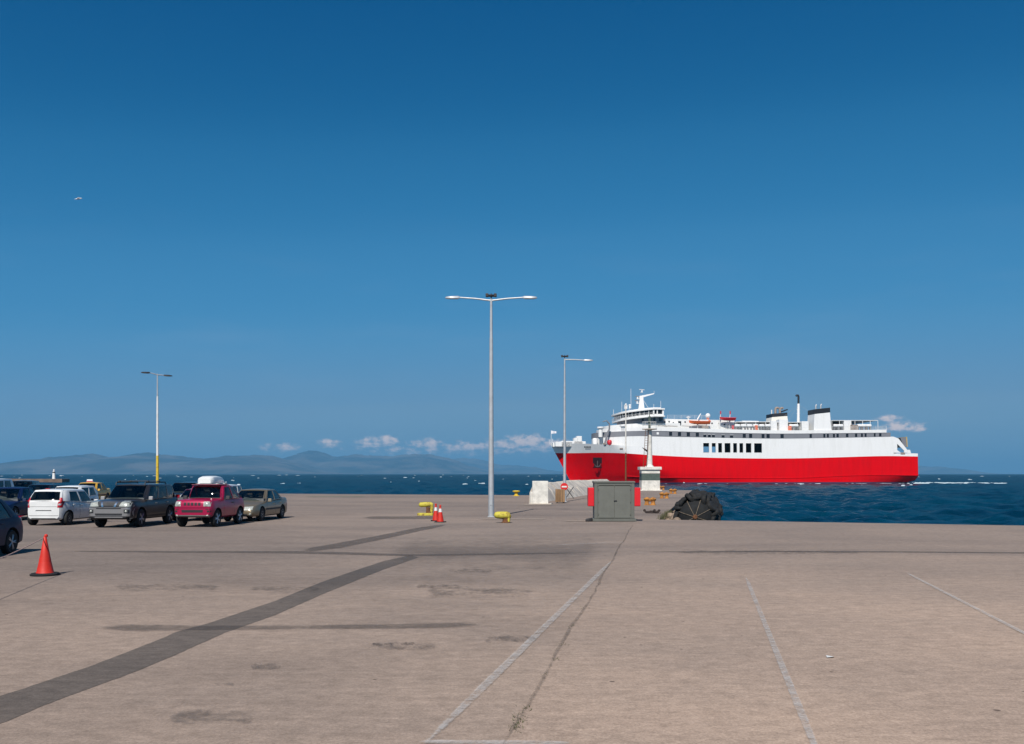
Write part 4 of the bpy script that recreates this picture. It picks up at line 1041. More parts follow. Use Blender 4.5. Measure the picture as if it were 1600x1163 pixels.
MB().tube([c+Vector((0, .25, 1.0)), c+Vector((.1, .35, -1.2))], .16, 8).tube([c+Vector((-1.0, .35, -.6)), c+Vector((-.5, .4, -1.2)), c+Vector((.1, .42, -1.4)), c+Vector((.7, .4, -1.2)), c+Vector((1.1, .35, -.6))], [.1, .2, .24, .2, .1], 8).build('anchor', M_anchor, hull_red)
for xa, xb in ((926.8, 928.3), (938.6, 940)): hull_patch(xa, 724.5, xb, 729.5, M_hred, 'pocket_cheek', pk, .22, 2, 3)
nm_ = [(913, 914.6), (915.2, 916.4), (916.9, 918.3), (918.9, 920.0), (920.6, 921.6), (922.1, 923.3)]
for k, (xa, xb) in enumerate(nm_):
    hull_patch(xa, 697.6+(k % 2)*.2, xb, 699.6, M_sblack, 'name_letter', hull_up, .05, 2, 2)
    if 0 < k < 6: hull_patch(xa-.6, 700.9, xb-.4, 702.2, M_sgrey, 'name_letter', hull_up, .05, 2, 2)
for xa, ya, m in ((970.8, 701.2, M_steel), (946, 695.6, M_sblack)):
    hull_patch(xa-2.2 if xa > 950 else xa-.8, ya-1.2, xa+2.6 if xa > 950 else xa+.6, ya+1.3, m, 'fairlead', hull_up, .08, 3, 3)
# foredeck ventilators in front of the curved wall, davit crane, red capstan
def vent(p, q, y, r, h, name='ventilator'):
    x, z = sp(p, q, y); o = MB().lathe([(r*.62, -h), (r*.62, -.55), (r*.66, -.5), (r, -.42), (r*1.02, -.05), (r*.9, .08)], (x, y, z), n=16).build(name, M_swhite, ship, smooth=40)
vent(938.2, 667.5, 7.2, 1.1, 3.2); vent(973.5, 664.6, 8.6, 1.05, 3.0)
x, z = sp(933, 694, 8.0); MB().lathe([(.8, -.9), (.8, 1.9), (.75, 2.0)], (x, 5.4, z), n=16).build('kingpost', M_swhite, ship, smooth=40)
x, z = sp(969, 694, 9.2); MB().lathe([(.9, -.9), (.9, 2.9), (.8, 3.0)], (x, 7.6, z), n=16).build('kingpost', M_swhite, ship, smooth=40)
x, z = sp(951, 692, 8.6)
MB().tube([(x+1.2, 8.8, z), (x+.6, 8.8, z+2.2), (x-.2, 8.9, z+4.4), (x-.2, 9, z+6.0), (x+.8, 9, z+7.0), (x+2.0, 9, z+6.6)], [.35, .32, .28, .25, .2, .15], 8).build('crane', M_sgrey, ship)
MB().lathe([(.5, -.8), (.75, -.3), (.75, .5), (.4, .8)], (SX(952.4, 9.3), 9.3, sp(952, 691.6, 9.3)[1]), n=12).build('capstan', M_sred, ship, smooth=50)
winch(SX(945, 9), 8.6, sp(945, 693.5, 9)[1]-.4, M_steel)

# ---- bridge block: tier below, wheelhouse, wings
x_bn = SX(1037, 10.6, 640)                       # after face of the near wing
x_bc = SX(1022, 10.6, 640); x_bf = x_bc+9.5
zB0 = sp(1024, 663, 10.4)[1]; zB1 = sp(1024, 655, 10.4)[1]; zW0 = sp(1030, 650.2, 10.6)[1]; zW1 = sp(1030, 636.4, 10.6)[1]; zS = sp(1030, 647.0, 10.6)[1]; zG = sp(1030, 640.2, 10.6)[1]
rk = lambda x: -.10*max(0, x-x_bc)
t1 = plan(x_c-3, x_f-3.5, SX(1062, 8), 8.6, 20, pw=2.2)
MB().prism(t1, zc(lambda x: z_ut(x)-.4), lambda x, y: sp(1040, 661, 8.6)[1]+rk(x)*.5).build('lower_tier', M_swhite, ship, smooth=35)
t2 = plan(x_bc-.6, x_bf-.7, SX(1037, 9), 9.2, 20, pw=2.2)
MB().prism(t2, lambda x, y: sp(1040, 661, 8.6)[1]+rk(x)*.5-.05, lambda x, y: zW0-.25+rk(x)).build('middle_tier', M_sgrey, ship, smooth=35)  # grey painted on for the shade below the bridge wings
mt = ship.children[-1]
for a, b in ((1002.5, 1006), (1014, 1018), (1020.5, 1024), (1029.5, 1034)):
    xa, xb = sorted((SX(a, 9.2, 655), SX(b, 9.2, 655))); MB().span((xa, 9.15, zB1-.55), (xb, 9.26, zB1+.65)).build('window', M_sglass, mt)
wp = plan(x_bc, x_bf, x_bn, 10.6, 22, pw=2.3)
MB().prism(plan(x_bc+.3, x_bf+.8, x_bn-.3, 11.0, 22, pw=2.3), lambda x, y: zW0-.2+rk(x), lambda x, y: zW0+.12+rk(x)).build('bridge_deck', M_swhite, ship, smooth=35)
MB().prism([(x, y) for x, y in wp], lambda x, y: zW0+.1+rk(x), lambda x, y: zS+rk(x)).build('wheelhouse', M_swhite, ship, smooth=35)
wh = ship.children[-1]
MB().prism([(x-.35 if x > x_bc else x, y*.97) for x, y in wp], lambda x, y: zS+rk(x)-.02, lambda x, y: zG+rk(x)+.02).build('window_band', M_sglass, wh, smooth=35)
MB().prism(plan(x_bc+.4, x_bf+1.0, x_bn-.25, 11.0, 22, pw=2.3), lambda x, y: zG+rk(x), lambda x, y: zG+.42+rk(x)).build('roof', M_swhite, wh, smooth=35)
MB().prism(plan(x_bc-.2, x_bf-.8, x_bn+.6, 9.6, 22, pw=2.3), lambda x, y: zG+.40+rk(x), lambda x, y: zW1+rk(x)).build('roof_top', M_swhite, wh, smooth=35)
fr_ = [p for p in wp[14:-14]]
for k in range(1, 22):
    x, y = fr_[k]; 
    MB().tube([(x-.05, y*.985, zS+rk(x)-.05), (x-.02, y*.99, zG+rk(x)+.05)], .10 if k % 2 else .07, 6).build('mullion', M_swhite, wh)
for a, b in ((1020.3, 1022.5), (1026.2, 1027.8), (1034.8, 1037.3)):
    xa, xb = sorted((SX(a, 10.6, 643), SX(b, 10.6, 643)))
    MB().span((xa, 10.1, zS-.05), (xb, 10.66, zG+.05)).build('mullion', M_swhite, wh)
MB().prism([(x+.02, y*1.001) for x, y in wp if x <= x_bc+.01], zS-.02, zS+.001).build('sill', M_swhite, wh)
def rail(pts, h=1.05, post=1.6, m=M_swhite, nm='railing', r=.035, parent=ship):
    mb = MB(); P = [Vector(p) for p in pts]
    for f in (.36, .68, 1.0): mb.tube([p+Vector((0, 0, h*f)) for p in P], r if f == 1 else r*.7, 4)
    for a, b in zip(P[:-1], P[1:]):
        n = max(1, int((b-a).length/post))
        for i in range(n): q = a.lerp(b, i/n); mb.tube([q, q+Vector((0, 0, h))], r*.8, 4, cap=False)
    mb.tube([P[-1], P[-1]+Vector((0, 0, h))], r*.8, 4)
    return mb.build(nm, m, parent)
fb = plan(x_bc+.3, x_bf+.75, x_bn-.3, 10.95, 22, pw=2.3)[13:-13]
rail([(x, y, zW0+.12+rk(x)) for x, y in fb], 1.1, 1.4)
# radar mast
xm, _ = sp(1002, 636, 0); zm = zW1+rk(xm)
mast = MB().loft([[(xm-.9*w, -.7*w, z), (xm+.9*w, -.7*w, z), (xm+.9*w, .7*w, z), (xm-.9*w, .7*w, z)] for z, w in ((zm-.5, 1.15), (zm+1.2, .95), (zm+3.4, .7), (zm+4.7, .72))]).build('radar_mast', M_swhite, ship, bevel=.08)
def mpt(p, q): return sp(p, q, 0)
x1, z1 = mpt(1022, 615.2); x0, z0 = mpt(1004, 618)
MB().loft([[(xm+.6, -.25, zm+4.0), (xm+.6, .25, zm+4.0), (xm+.6, .25, zm+4.8), (xm+.6, -.25, zm+4.8)], [(x1, -.12, z1-.15), (x1, .12, z1-.15), (x1, .12, z1+.15), (x1, -.12, z1+.15)]]).build('gaff', M_swhite, mast)
MB().tube([(x1, 0, z1), (x1, 0, z1+.9)], .05, 5).build('lamp', M_swhite, mast)
for p, q, w in ((996, 622.5, 1.5), (995.5, 629.5, 1.6), (1003, 612, 2.0)):
    x, z = mpt(p, q); 
    MB().box(((x+xm)/2, 0, z-.2), (abs(x-xm)+.5, .7, .16)).build('platform', M_swhite, mast)
    MB().lathe([(.2, -.1), (.25, .3), (.12, .5)], (x, 0, z), n=8).build('scanner_base', M_swhite, mast); MB().box((x, 0, z+.62), (w*1.1, .25, .2), Matrix.Rotation(.5, 3, 'Z')).build('radar_scanner', M_steel if q > 615 else M_swhite, mast)
MB().tube([(xm-.6, 0, zm+3.6), (sp(1015, 632.5, 0)[0], 0, zm+.2)], .06, 5).build('stay', M_swhite, mast)
for p, q0, q1, y in ((985.7, 637, 607.5, 2), (978.8, 639, 630.5, 4), (958.5, 646, 640, -2), (1021.5, 636.5, 631.5, 6), (1032.4, 637, 626.5, 9), (971.5, 641, 628, 0), (983, 638, 632, 5)):
    xq, zq = sp(p, q1, y); zb_ = zG+.4+rk(xq); MB().tube([(xq, y, zb_), (xq, y, zq)], .06, 5).build('antenna', M_swhite, ship)
xq, zq = sp(984, 634.5, 3); MB().lathe([(.3, -.8), (.3, 0), (.45, .2), (.3, .5)], (xq, 3, zq), n=10).build('compass', M_swhite, ship)
xq, zq = sp(977.5, 634.5, 5); MB().box((xq, 5, zq-.3), (.9, .9, 1.3)).build('deck_box', M_swhite, ship)

# ---- upper deck, port side to stern
def Z(p, q, y=HB): return sp(p, q, y)[1]
deckz = lambda x: z_ut(min(x, x_c))+.01
# white casing wall aft of the bridge with perforations and boat recess
xa, xb = SX(1148, 7.6, 660), SX(1040, 7.6, 660)
cw = MB().loft([[(x, -7.4, deckz(x)-.3), (x, 7.4, deckz(x)-.3), (x, 7.4, Z(1090, 655+1.5*t, 7.4)), (x, -7.4, Z(1090, 655+1.5*t, 7.4))] for t, x in ((0, xb), (.5, (xa+xb)/2), (1, xa))]).build('deckhouse', M_swhite, ship)
for p, q in ((1039, 660), (1045.5, 659), (1052, 661), (1060.8, 661.5), (1070.5, 659.5), (1112.5, 661.5), (1124, 662), (1132, 663.5)):
    x, z = sp(p, q, 7.45); MB().lathe([(.26, -.05), (.26, .05)], (x, 7.45, z), 'Y', 10).build('porthole', M_sglass, cw)
x, z = sp(1062, 661.4, 7.45); MB().box((x, 7.45, z), (1.0, .1, 1.3)).build('door', M_sglass, cw)
rail([(SX(1042, 6, 650), 6.5, Z(1060, 655, 7.4)), (SX(1106, 6, 650), 6.5, Z(1100, 655, 7.4))], 1.3, 2.0)
rail([(SX(p, SY, 667), SY, deckz(SX(p, SY, 667))) for p in (1026, 1060, 1100, 1140, 1180, 1220, 1260)], 1.0, 2.0)
rail([(SX(p, SY, 667), SY, deckz(SX(p, SY, 667))) for p in (1300, 1330, 1360, 1385)], 1.15, 1.8)
rail([(SX(1385), y, deckz(SX(1385))) for y in (SY, 0, -SY)], 1.15, 1.8)
# life raft canisters in cradles along the rail
def raft(p, q, y=8.6, l=1.9, r=.48, m=M_swhite):
    x, z = sp(p, q, y); o = MB().lathe([(.2, -l/2), (r*.9, -l/2+.1), (r, -l/2+.3), (r, -.04), (r*1.06, -.03), (r*1.06, .03), (r, .04), (r, l/2-.3), (r*.9, l/2-.1), (.2, l/2)], (x, y, z), 'X', 12).build('raft_canister', m, ship, smooth=50)
    for s in (-1, 1): MB().span((x+s*l*.3-.08, y-.5, deckz(x)-.05), (x+s*l*.3+.08, y+.5, z-r*.75)).build('cradle', M_sgrey, o)
for p in (1152, 1161.5, 1171, 1180.5, 1190, 1199.5, 1237, 1243, 1306, 1313, 1343, 1350, 1357): raft(p, 665.3)
for p, q, w, h, d, m, y in ((1101, 668, 2.2, 1.0, 1.2, M_steel, 8.6), (1207, 664, 2.0, 2.4, 2, M_swhite, 8), (1222, 663, 3.0, 3.0, 2.4, M_swhite, 7.5), (1256, 664, 2.4, 2.2, 2, M_swhite, 8), (1322, 663.5, 2.6, 2.6, 2.2, M_swhite, 7.5), (1333.5, 667.0, 2.4, 1.2, 1.8, M_steel, 8.4), (1181.5, 667.2, .8, 1.0, .9, M_sorange, 9.3), (1170, 660, 5.6, .7, 3, M_swhite, 5), (1234, 667.6, .9, .7, .8, M_sorange, 9.2), (1145, 666.8, .7, .7, .5, M_sred, 9.2)):
    x, z = sp(p, q, y); MB().span((x-w/2, y-d/2, deckz(x)-.05), (x+w/2, y+d/2, z+h/2)).build('deck_locker', m, ship, bevel=.06)
# awnings on posts
def awning(p0, p1, q, y0, y1, post, th=.16):
    xa, za_ = sp(p0, q, y1); xb, zb_ = sp(p1, q, y1); o = MB().loft([[(x, y0, z), (x, y1, z), (x, y1, z+th), (x, y0, z+th)] for x, z in ((xa, za_), (xb, zb_))]).build('awning', M_swhite, ship)
    n = max(2, int(abs(xb-xa)/post))
    for i in range(n+1):
        x = xa+(xb-xa)*i/n; z = za_+(zb_-za_)*i/n
        for y in (y1-.15, y0+.15): MB().tube([(x, y, deckz(x)-.05), (x, y, z+.02)], .09, 6).build('awning_post', M_swhite, o)
    return o
awning(1150, 1212, 659.6, -8, 8.2, 3.4); awning(1214, 1262, 660.3, -8, 8.2, 3.0); awning(1300, 1372, 657.4, -8.5, 8.6, 2.6)
MB().span((SX(1262, 5), -5, deckz(0)-.3), (SX(1150, 5), 4.5, Z(1200, 660.2, 4.5))).build('deckhouse', M_scream, ship)
dh = ship.children[-1]
for p in (1155, 1166, 1176, 1188, 1199, 1212, 1227, 1239, 1247, 1256):
    x, z = sp(p, 664, 4.55); MB().box((x, 4.52, z), (.9, .1, 1.0)).build('window', M_sglass, dh)
MB().span((SX(1322, 4), -5, deckz(SX(1310))-.3), (SX(1300, 4), 4.0, Z(1310, 658.6, 4))).build('deckhouse', M_sint, ship)
# funnels
def funnel(p0, p1, pf, q0l, q0r, qb, y0, y1, band_h, name, m):
    """tapered casing: p0..p1 side extent, top edge q0l..q0r, foot qb"""
    xa, xb = SX(p1, y1, 655), SX(p0, y1, 655); zl, zr_ = Z(p0, q0l, y1), Z(p1, q0r, y1); z0 = Z(p0, qb, y1)-.4
    def ring(f, z_a, z_b): return [(xa+f*.35, y0+f*.3, z_a), (xb-f*.5, y0+f*.3, z_b), (xb-f*.5, y1-f*.3, z_b), (xa+f*.35, y1-f*.3, z_a)]
    o = MB().loft([ring(0, z0, z0), ring(1, zr_-band_h, zl-band_h)]).build(name, m, ship, bevel=.12)
    MB().loft([ring(.93, zr_-band_h+.002, zl-band_h+.002), ring(1.0, zr_, zl)]).build('black_top', M_sblack, o)
    return o, (xa+xb)/2, (zl+zr_)/2
fa, fx, fz = funnel(1271.5, 1299.5, 0, 639.5, 637, 674.5, 4.6, 9.95, 1.55, 'funnel', M_swhite)
for p, q in ((1274.6, 633.4), (1282.4, 632.7)):
    x, z = sp(p, q, 7.5); MB().tube([(x, 7.5, fz-.5), (x, 7.5, z-.3), (x-.15, 7.5, z+.05), (x-.3, 7.5, z+.2)], [.22, .24, .24, .2], 10).build('exhaust_pipe', M_galv, fa, smooth=40)
fb_, fx, fz = funnel(1204.5, 1232.5, 0, 646.6, 644.6, 664, -9.9, -4.8, 1.15, 'funnel', M_scream)
for p, q in ((1211.5, 637.8), (1218.5, 638.2)):
    x, z = sp(p, q, -7); MB().tube([(x, -7, fz-.5), (x, -7, z-.5), (x-.2, -7, z), (x-.8, -7, z+.15), (x-1.2, -7, z-.1)], [.42, .42, .42, .4, .36], 10).build('exhaust_pipe', M_steel, fb_, smooth=40)
x, z = sp(1205.6, 640.6, -6); MB().tube([(x, -6, fz-.5), (x, -6, z)], .18, 8).build('exhaust_pipe', M_scream, fb_)
x, z = sp(1223, 642, -7); MB().box((x-.5, -7, z), (2.2, 1.4, .35), Matrix.Rotation(.35, 3, 'Y')).build('flap', M_sblack, fb_)
# galley exhaust mast
xm2, zt2 = sp(1247, 618.5, 0); zmid = Z(1247, 631, 0)
ms = MB().tube([(xm2+.1, 0, deckz(xm2)-.3), (xm2-.1, 0, zmid)], [.52, .42], 12).build('exhaust_mast', M_swhite, ship, smooth=40)
MB().tube([(xm2-.1, 0, zmid), (xm2-.15, 0, zt2-.3), (xm2, 0, zt2+.1), (xm2+.45, 0, zt2+.1), (xm2+.8, 0, zt2-.1)], [.34, .34, .36, .38, .30], 10).build('black_top', M_sblack, ms, smooth=40)
for s in (-1, 1):
    for dx in (-7, 6): MB().tube([(xm2-.1, 0, zmid-.3), (xm2+dx, s*5, Z(1247, 660, 0))], .02, 4).build('stay', M_galv, ms)
for q in (640, 646): MB().box((xm2, 0, Z(1247, q, 0)), (1.3, .12, .08)).build('step', M_swhite, ms)
# satellite dome on red pedestal
x, z = sp(1106, 649.5, 5.5)
d_ = MB().lathe([(.55, -4), (.42, -1.0), (.6, -.8)], (x, 5.5, z), n=12).build('dome_pedestal', M_sorange, ship, smooth=40)
MB().lathe([(.15, -.82), (.62, -.6), (.82, -.15), (.78, .2), (.5, .6), (.15, .75)], (x, 5.5, z), n=16).build('satellite_dome', M_swhite, d_, smooth=60)
x, z = sp(1075.5, 652, 5); MB().lathe([(.3, -2), (.3, -.2), (.7, -.1), (.7, .1), (.2, .25)], (x, 5, z), n=10).build('ventilator', M_swhite, ship, smooth=40)
# davits
x, z = sp(1090, 655, 8.2); x2, z2 = sp(1095, 646.5, 8.2); MB().tube([(x, 8.2, deckz(x)), (x, 8.2, z), (x2, 8.2, z2)], [.3, .25, .15], 8).build('davit', M_swhite, ship)
for p in (1126, 1141):
    x, z = sp(p, 655, 9); x2, z2 = sp(p, 646.8, 9); MB().tube([(x, 8.0, deckz(x)), (x, 8.4, z), (x2, 9, z2)], [.2, .18, .16], 8).build('davit', M_swhite, ship); MB().tube([(x2, 9, z2-.1), (x2, 9, z2+.9)], .2, 8).build('davit_head', M_sred, ship)
for p in (1134, 1142): 
    x, z = sp(p, 668, 9); x2, z2 = sp(1137, 658.8, 9); MB().tube([(x, 9, deckz(x)), (x2, 9, z2)], .1, 6).build('boat_cradle', M_sgrey, ship)
# sundry fittings along the deck, outer gangway fence
for p in (1035, 1043, 1051, 1073): 
    x, z = sp(p, 665.8, 9.5); MB().tube([(x-1.6, 9.5, z-.1), (x+1.6, 9.5, z+.05)], .1, 5).build('gangway', M_steel, ship)

# ---- boats carried on the ferry (things of their own)
def small_boat(name, label, p, q, y, L, H, m, m2, cat='boat', rib=False):
    x, z = sp(p, q, y); w = S_M @ Vector((x, y, z))
    o = thing(name, label, cat, w, 0, 'boats on the ferry deck'); o.rotation_euler = (S_M.to_3x3()).to_euler()
    secs = []
    for t, hb, kz, sz in ((-.5, .34, -.40, .42), (-.3, .42, -.48, .40), (0, .45, -.5, .40), (.25, .36, -.42, .44), (.42, .18, -.2, .54), (.5, .03, .2, .62)):
        secs.append([(t*L, -hb*H*1.5, sz*H), (t*L, -hb*H*1.2, kz*H*.4), (t*L, 0, kz*H), (t*L, hb*H*1.2, kz*H*.4), (t*L, hb*H*1.5, sz*H)])
    MB().loft(secs).build('hull', m, o, smooth=50)
    for s in (-1, 1):
        MB().tube([(t*L, s*hb*H*1.5, sz*H) for t, hb, sz in ((-.52, .34, .42), (-.3, .42, .40), (0, .45, .40), (.25, .36, .44), (.42, .18, .54), (.5, .03, .62))], H*.12, 8).build('gunwale', m2, o, smooth=50)
    if rib:
        MB().box((-.05*L, 0, .62*H), (.10*L, .5*H, .5*H)).build('console', M_swhite, o); MB().box((-.48*L, 0, .35*H), (.08*L, .3*H, 1.0*H)).build('outboard', M_sorange, o)
        MB().tube([(-.35*L, -.5*H, .5*H), (-.35*L, -.5*H, 1.2*H), (-.35*L, .5*H, 1.2*H), (-.35*L, .5*H, .5*H)], .06, 6).build('arch', M_swhite, o)
    else:
        for t in (-.25, .0, .22): MB().box((t*L, 0, .36*H), (.06*L, 1.2*H, .06*H)).build('thwart', m2, o)
small_boat('rescue_boat', 'orange rescue boat hung on the ferry deck behind the bridge', 1093, 660.8, 9.3, 7.0, 1.05, M_sorange, M_sorange, rib=True)
small_boat('tender_boat', 'red open boat on a cradle on the ferry deck', 1137, 655.2, 9.3, 5.2, 1.0, M_sred, M_sred)

# ---- wake and foam at the hull
wk = random.Random(9); mb = MB()
base = SEA_Z
st = S_M @ Vector((x_stern, 7, 0)); aft = (S_M.to_3x3() @ Vector((-1, 0, 0))).normalized(); prt = (S_M.to_3x3() @ Vector((0, 1, 0))).normalized()
for k in range(150):
    d = wk.random()**1.3*34; y = wk.gauss(0, 3.0+d*.06); p = st+aft*d+prt*(y-4)
    foam_ridge(mb, p.x, p.y, wk.uniform(1.2, 3.4), wk.uniform(.12, .42)*(1-d/60), .9, S_AL+wk.gauss(0, .2), wk, base+.10)
for k in range(60):
    f = wk.random(); x = SX(1432)+(SX(905)-SX(1432))*f; b = half(x, .1, z_bul(x)); p = S_M @ Vector((x, b+abs(wk.gauss(.5, .7)), 0))
    foam_ridge(mb, p.x, p.y, wk.uniform(.6, 1.8), wk.uniform(.02, .13), .4, S_AL+wk.gauss(0, .15), wk, base+.12)
struct(mb.build('wake_foam', M_foam, smooth=60), 'stuff', 'white wake foam behind and along the ferry')
# ------------------------------------------------------------------ cars
def paint(name, c, metal=.35, rough=.32, dust=.12):
    m = mat(name, c, rough, metal=metal, coat=.35, var=.06, scale=3); return m
M_glass = glass_mat('car_glass', (.62, .69, .67)); M_glassd = glass_mat('car_glass_dark', (.24, .27, .27))
M_tyre = mat('tyre_rubber', (.016, .016, .016), .85, var=.3, scale=10)
M_rim = mat('alloy_rim', (.42, .43, .45), .35, metal=.7, var=.1, scale=5)
M_rimw = mat('pale_rim', (.70, .70, .71), .45, metal=.2, var=.1, scale=5)
M_trim = mat('black_trim', (.022, .022, .024), .6, var=.2, scale=6)
M_seat = mat('seat_cloth', (.13, .132, .135), .9, var=.2, scale=10)
M_head = mat('headlight_glass', (.46, .47, .42), .2, metal=.1, coat=1.0, var=.25, scale=14)
M_tail = mat('tail_light', (.55, .012, .02), .2, coat=1.0, var=.1, scale=12)
M_amber = mat('amber_light', (.75, .25, .03), .25, coat=1.0)
M_chrome = mat('chrome', (.72, .72, .74), .18, metal=.95)
M_plate = mat('blank_plate', (.72, .72, .72), .5)
M_under = mat('underbody', (.012, .012, .012), .9)

WHEELS = {}
def wheel_meshes(r, w, style):
    k = (round(r, 3), w, style)
    if k in WHEELS: return WHEELS[k]
    rr = r*.66
    ty = MB().lathe([(rr, -w*.46), (r*.90, -w*.5), (r*.985, -w*.38), (r, -w*.15), (r, w*.15), (r*.985, w*.38), (r*.90, w*.5), (rr, w*.46)], axis='Y', n=30).mesh('tyre')
    mb = MB().lathe([(rr*1.005, -w*.30), (rr*1.02, w*.44), (rr*.93, w*.46), (rr*.90, w*.18), (rr*.15, w*.14)], axis='Y', n=30)
    if style == 'spoke':
        for k_ in range(5):
            a = k_*2*math.pi/5+.3
            for da in (-.13, .13):
                c, s_ = math.cos(a+da), math.sin(a+da); c0, s0 = math.cos(a+da*.5), math.sin(a+da*.5)
                mb.tube([(rr*.12*c0, w*.40, rr*.12*s0), (rr*.55*c, w*.42, rr*.55*s_), (rr*.95*c, w*.40, rr*.95*s_)], [rr*.11, rr*.085, rr*.09], 6)
        mb.lathe([(rr*.22, w*.2), (rr*.22, w*.46), (rr*.12, w*.49)], axis='Y', n=12)
    else:
        mb.lathe([(rr*.92, w*.30), (rr*.70, w*.46), (rr*.35, w*.43), (rr*.12, w*.47)], axis='Y', n=24)
        for k_ in range(10):
            a = k_*2*math.pi/10; mb.box((rr*.62*math.cos(a), w*.455, rr*.62*math.sin(a)), (rr*.30, w*.05, rr*.09), Matrix.Rotation(-a, 3, 'Y'))
    rm = mb.mesh('rim')
    ty.materials.append(M_tyre)
    for me in (ty, rm):
        for p in me.polygons: p.use_smooth = True
        me.set_sharp_from_angle(angle=R(38))
    WHEELS[k] = (ty, rm); return WHEELS[k]

def make_car(label, loc, fwd, S, cat='car', name='parked_car'):
    """x forward, y left, z up; S is a dict of measured proportions"""
    L, W, H, wb, rw = S['L'], S['W'], S['H'], S['wb'], S['r']; sill = S.get('sill', .22)
    P = S['paint']; root = thing(name, label, cat, loc, math.atan2(fwd[1], fwd[0]), 'cars parked on the quay')
    fx = L/2-S['fo']; rx = fx-wb; W2 = W/2
    top = smooth_interp(sorted(S['top'])) if not S.get('boxy') else interp(sorted(S['top']))
    belt = S['belt']
    cr = S.get('corner', .55); cp = S.get('cornerp', .17)
    def hw(x):
        e = max(0, (abs(x)-(L/2-cr))/cr); return W2*(1-cp*e**2.2)
    def bot(x):
        e = max(0, (abs(x)-(L/2-.7))/.7); return sill+.05*e
    xs = sorted(set([-L/2+L*i/40 for i in range(41)]+[L/2-.02, L/2-.06, -L/2+.02, -L/2+.06]))
    secs = []
    for x in xs:
        e = max(0, (abs(x)-(L/2-.10))/.10); sh = .06*e*e
        h = hw(x)*(1-.03*e); zb = bot(x)+sh*.8; zt = top(x)-sh; m = (zt-zb)
        half_ = [(0, zb), (h*.86, zb), (h*.965, zb+.06), (h*.985, zb+m*.22), (h, zb+m*.42), (h*.992, zb+m*.60), (h*.965, zt-min(.13, m*.25)), (h*.925, zt-.045), (h*.86, zt-.008), (h*.4, zt+.018), (0, zt+.022)]
        secs.append([(x, y, z) for y, z in half_]+[(x, -y, z) for y, z in half_[-2:0:-1]])
    mb = MB().loft(secs); me0 = mb.mesh('body'); bvh = BVHTree.FromPolygons([tuple(v.co) for v in me0.vertices], [tuple(p.vertices) for p in me0.polygons])
    me0.materials.append(P); me0.materials.append(M_under)
    body = bpy.data.objects.new('body', me0); COL.objects.link(body)
    cut = MB(); ar = rw*S.get('arch', 1.16)
    for ax in (fx, rx):
        for s in (-1, 1): cut.lathe([(ar, s*(W2-.34)), (ar, s*(W2+.2))], (ax, 0, rw+.02), 'Y', 28)
    cme = cut.mesh('cut'); cme.materials.append(M_under); co = bpy.data.objects.new('cut', cme); COL.objects.link(co)
    bo = body.modifiers.new('b', 'BOOLEAN'); bo.operation = 'DIFFERENCE'; bo.object = co; bo.solver = 'EXACT'; bo.material_mode = 'TRANSFER'
    bpy.context.view_layer.update(); dg = bpy.context.evaluated_depsgraph_get()
    me = bpy.data.meshes.new_from_object(body.evaluated_get(dg)); body.modifiers.clear(); body.data = me; me.name = 'body'
    bpy.data.objects.remove(co); body.parent = root
    for p in me.polygons: p.use_smooth = True
    me.set_sharp_from_angle(angle=R(30))

    def patch(nm, cs, d, m, parent=body, off=.006, n=(6, 5), thick=.03, tgt=bvh):
        """a panel laid on the body: four corners in the plane across direction d"""
        d = Vector(d).normalized(); c = [Vector(q) for q in cs]; vs = []; nx, ny = n
        for j in range(ny+1):
            for i in range(nx+1):
                u, v = i/nx, j/ny; p = (c[0]*(1-u)+c[1]*u)*(1-v)+(c[3]*(1-u)+c[2]*u)*v
                h = tgt.ray_cast(p-d*6, d)[0]
                vs.append((h if h is not None else p)-d*off)
        q = len(vs); vs += [v+d*(thick+off) for v in vs]; w = nx+1; fs = []
        for j in range(ny):
            for i in range(nx): fs.append((j*w+i, j*w+i+1, (j+1)*w+i+1, (j+1)*w+i))
        rim = list(range(w))+[j*w+nx for j in range(1, ny+1)]+[ny*w+i for i in range(nx-1, -1, -1)]+[j*w for j in range(ny-1, 0, -1)]
        for k in range(len(rim)): fs.append((rim[k], rim[(k+1) % len(rim)], q+rim[(k+1) % len(rim)], q+rim[k]))
        return MB().add(vs, fs).build(nm, m, parent, smooth=40)
    def disc(nm, c, r, d, m, parent=body, off=.008, n=14, thick=.03):
        d = Vector(d).normalized(); vs = []; ax = Vector((0, 1, 0)) if abs(d.x) > .7 else Vector((1, 0, 0)); az = Vector((0, 0, 1)); fs = []
        for rr in (1.0, .5):
            for k in range(n):
                p = Vector(c)+(ax*math.cos(2*math.pi*k/n)+az*math.sin(2*math.pi*k/n))*r*rr; h = bvh.ray_cast(p-d*6, d)[0]
                vs.append((h if h is not None else p)-d*(off*(1.0 if rr == 1 else 1.6)))
        for k in range(n): fs.append((k, (k+1) % n, n+(k+1) % n, n+k))
        fs.append(tuple(range(n, 2*n))); q = len(vs); vs += [v+d*(thick+off) for v in vs[:n]]
        for k in range(n): fs.append((k, (k+1) % n, q+(k+1) % n, q+k))
        return MB().add(vs, fs).build(nm, m, parent, smooth=50)

    # greenhouse shell: four ruled faces with window holes, roof
    (xab, xat), (xcb, xct) = S['A'], S['C']; za, zcn = top(xab)-.03, top(xcb)-.03
    zr = H-.05; wbse = W2*S.get('gwb', .90); wrf = W2*S.get('gwr', .74); bl = lambda a, b, t: a*(1-t)+b*t
    Ab, At, Cb, Ct = Vector((xab, wbse, za)), Vector((xat, wrf, zr)), Vector((xcb, wbse*S.get('rearw', .97), zcn)), Vector((xct, wrf*.98, zr))
    mir = lambda v: Vector((v.x, -v.y, v.z))
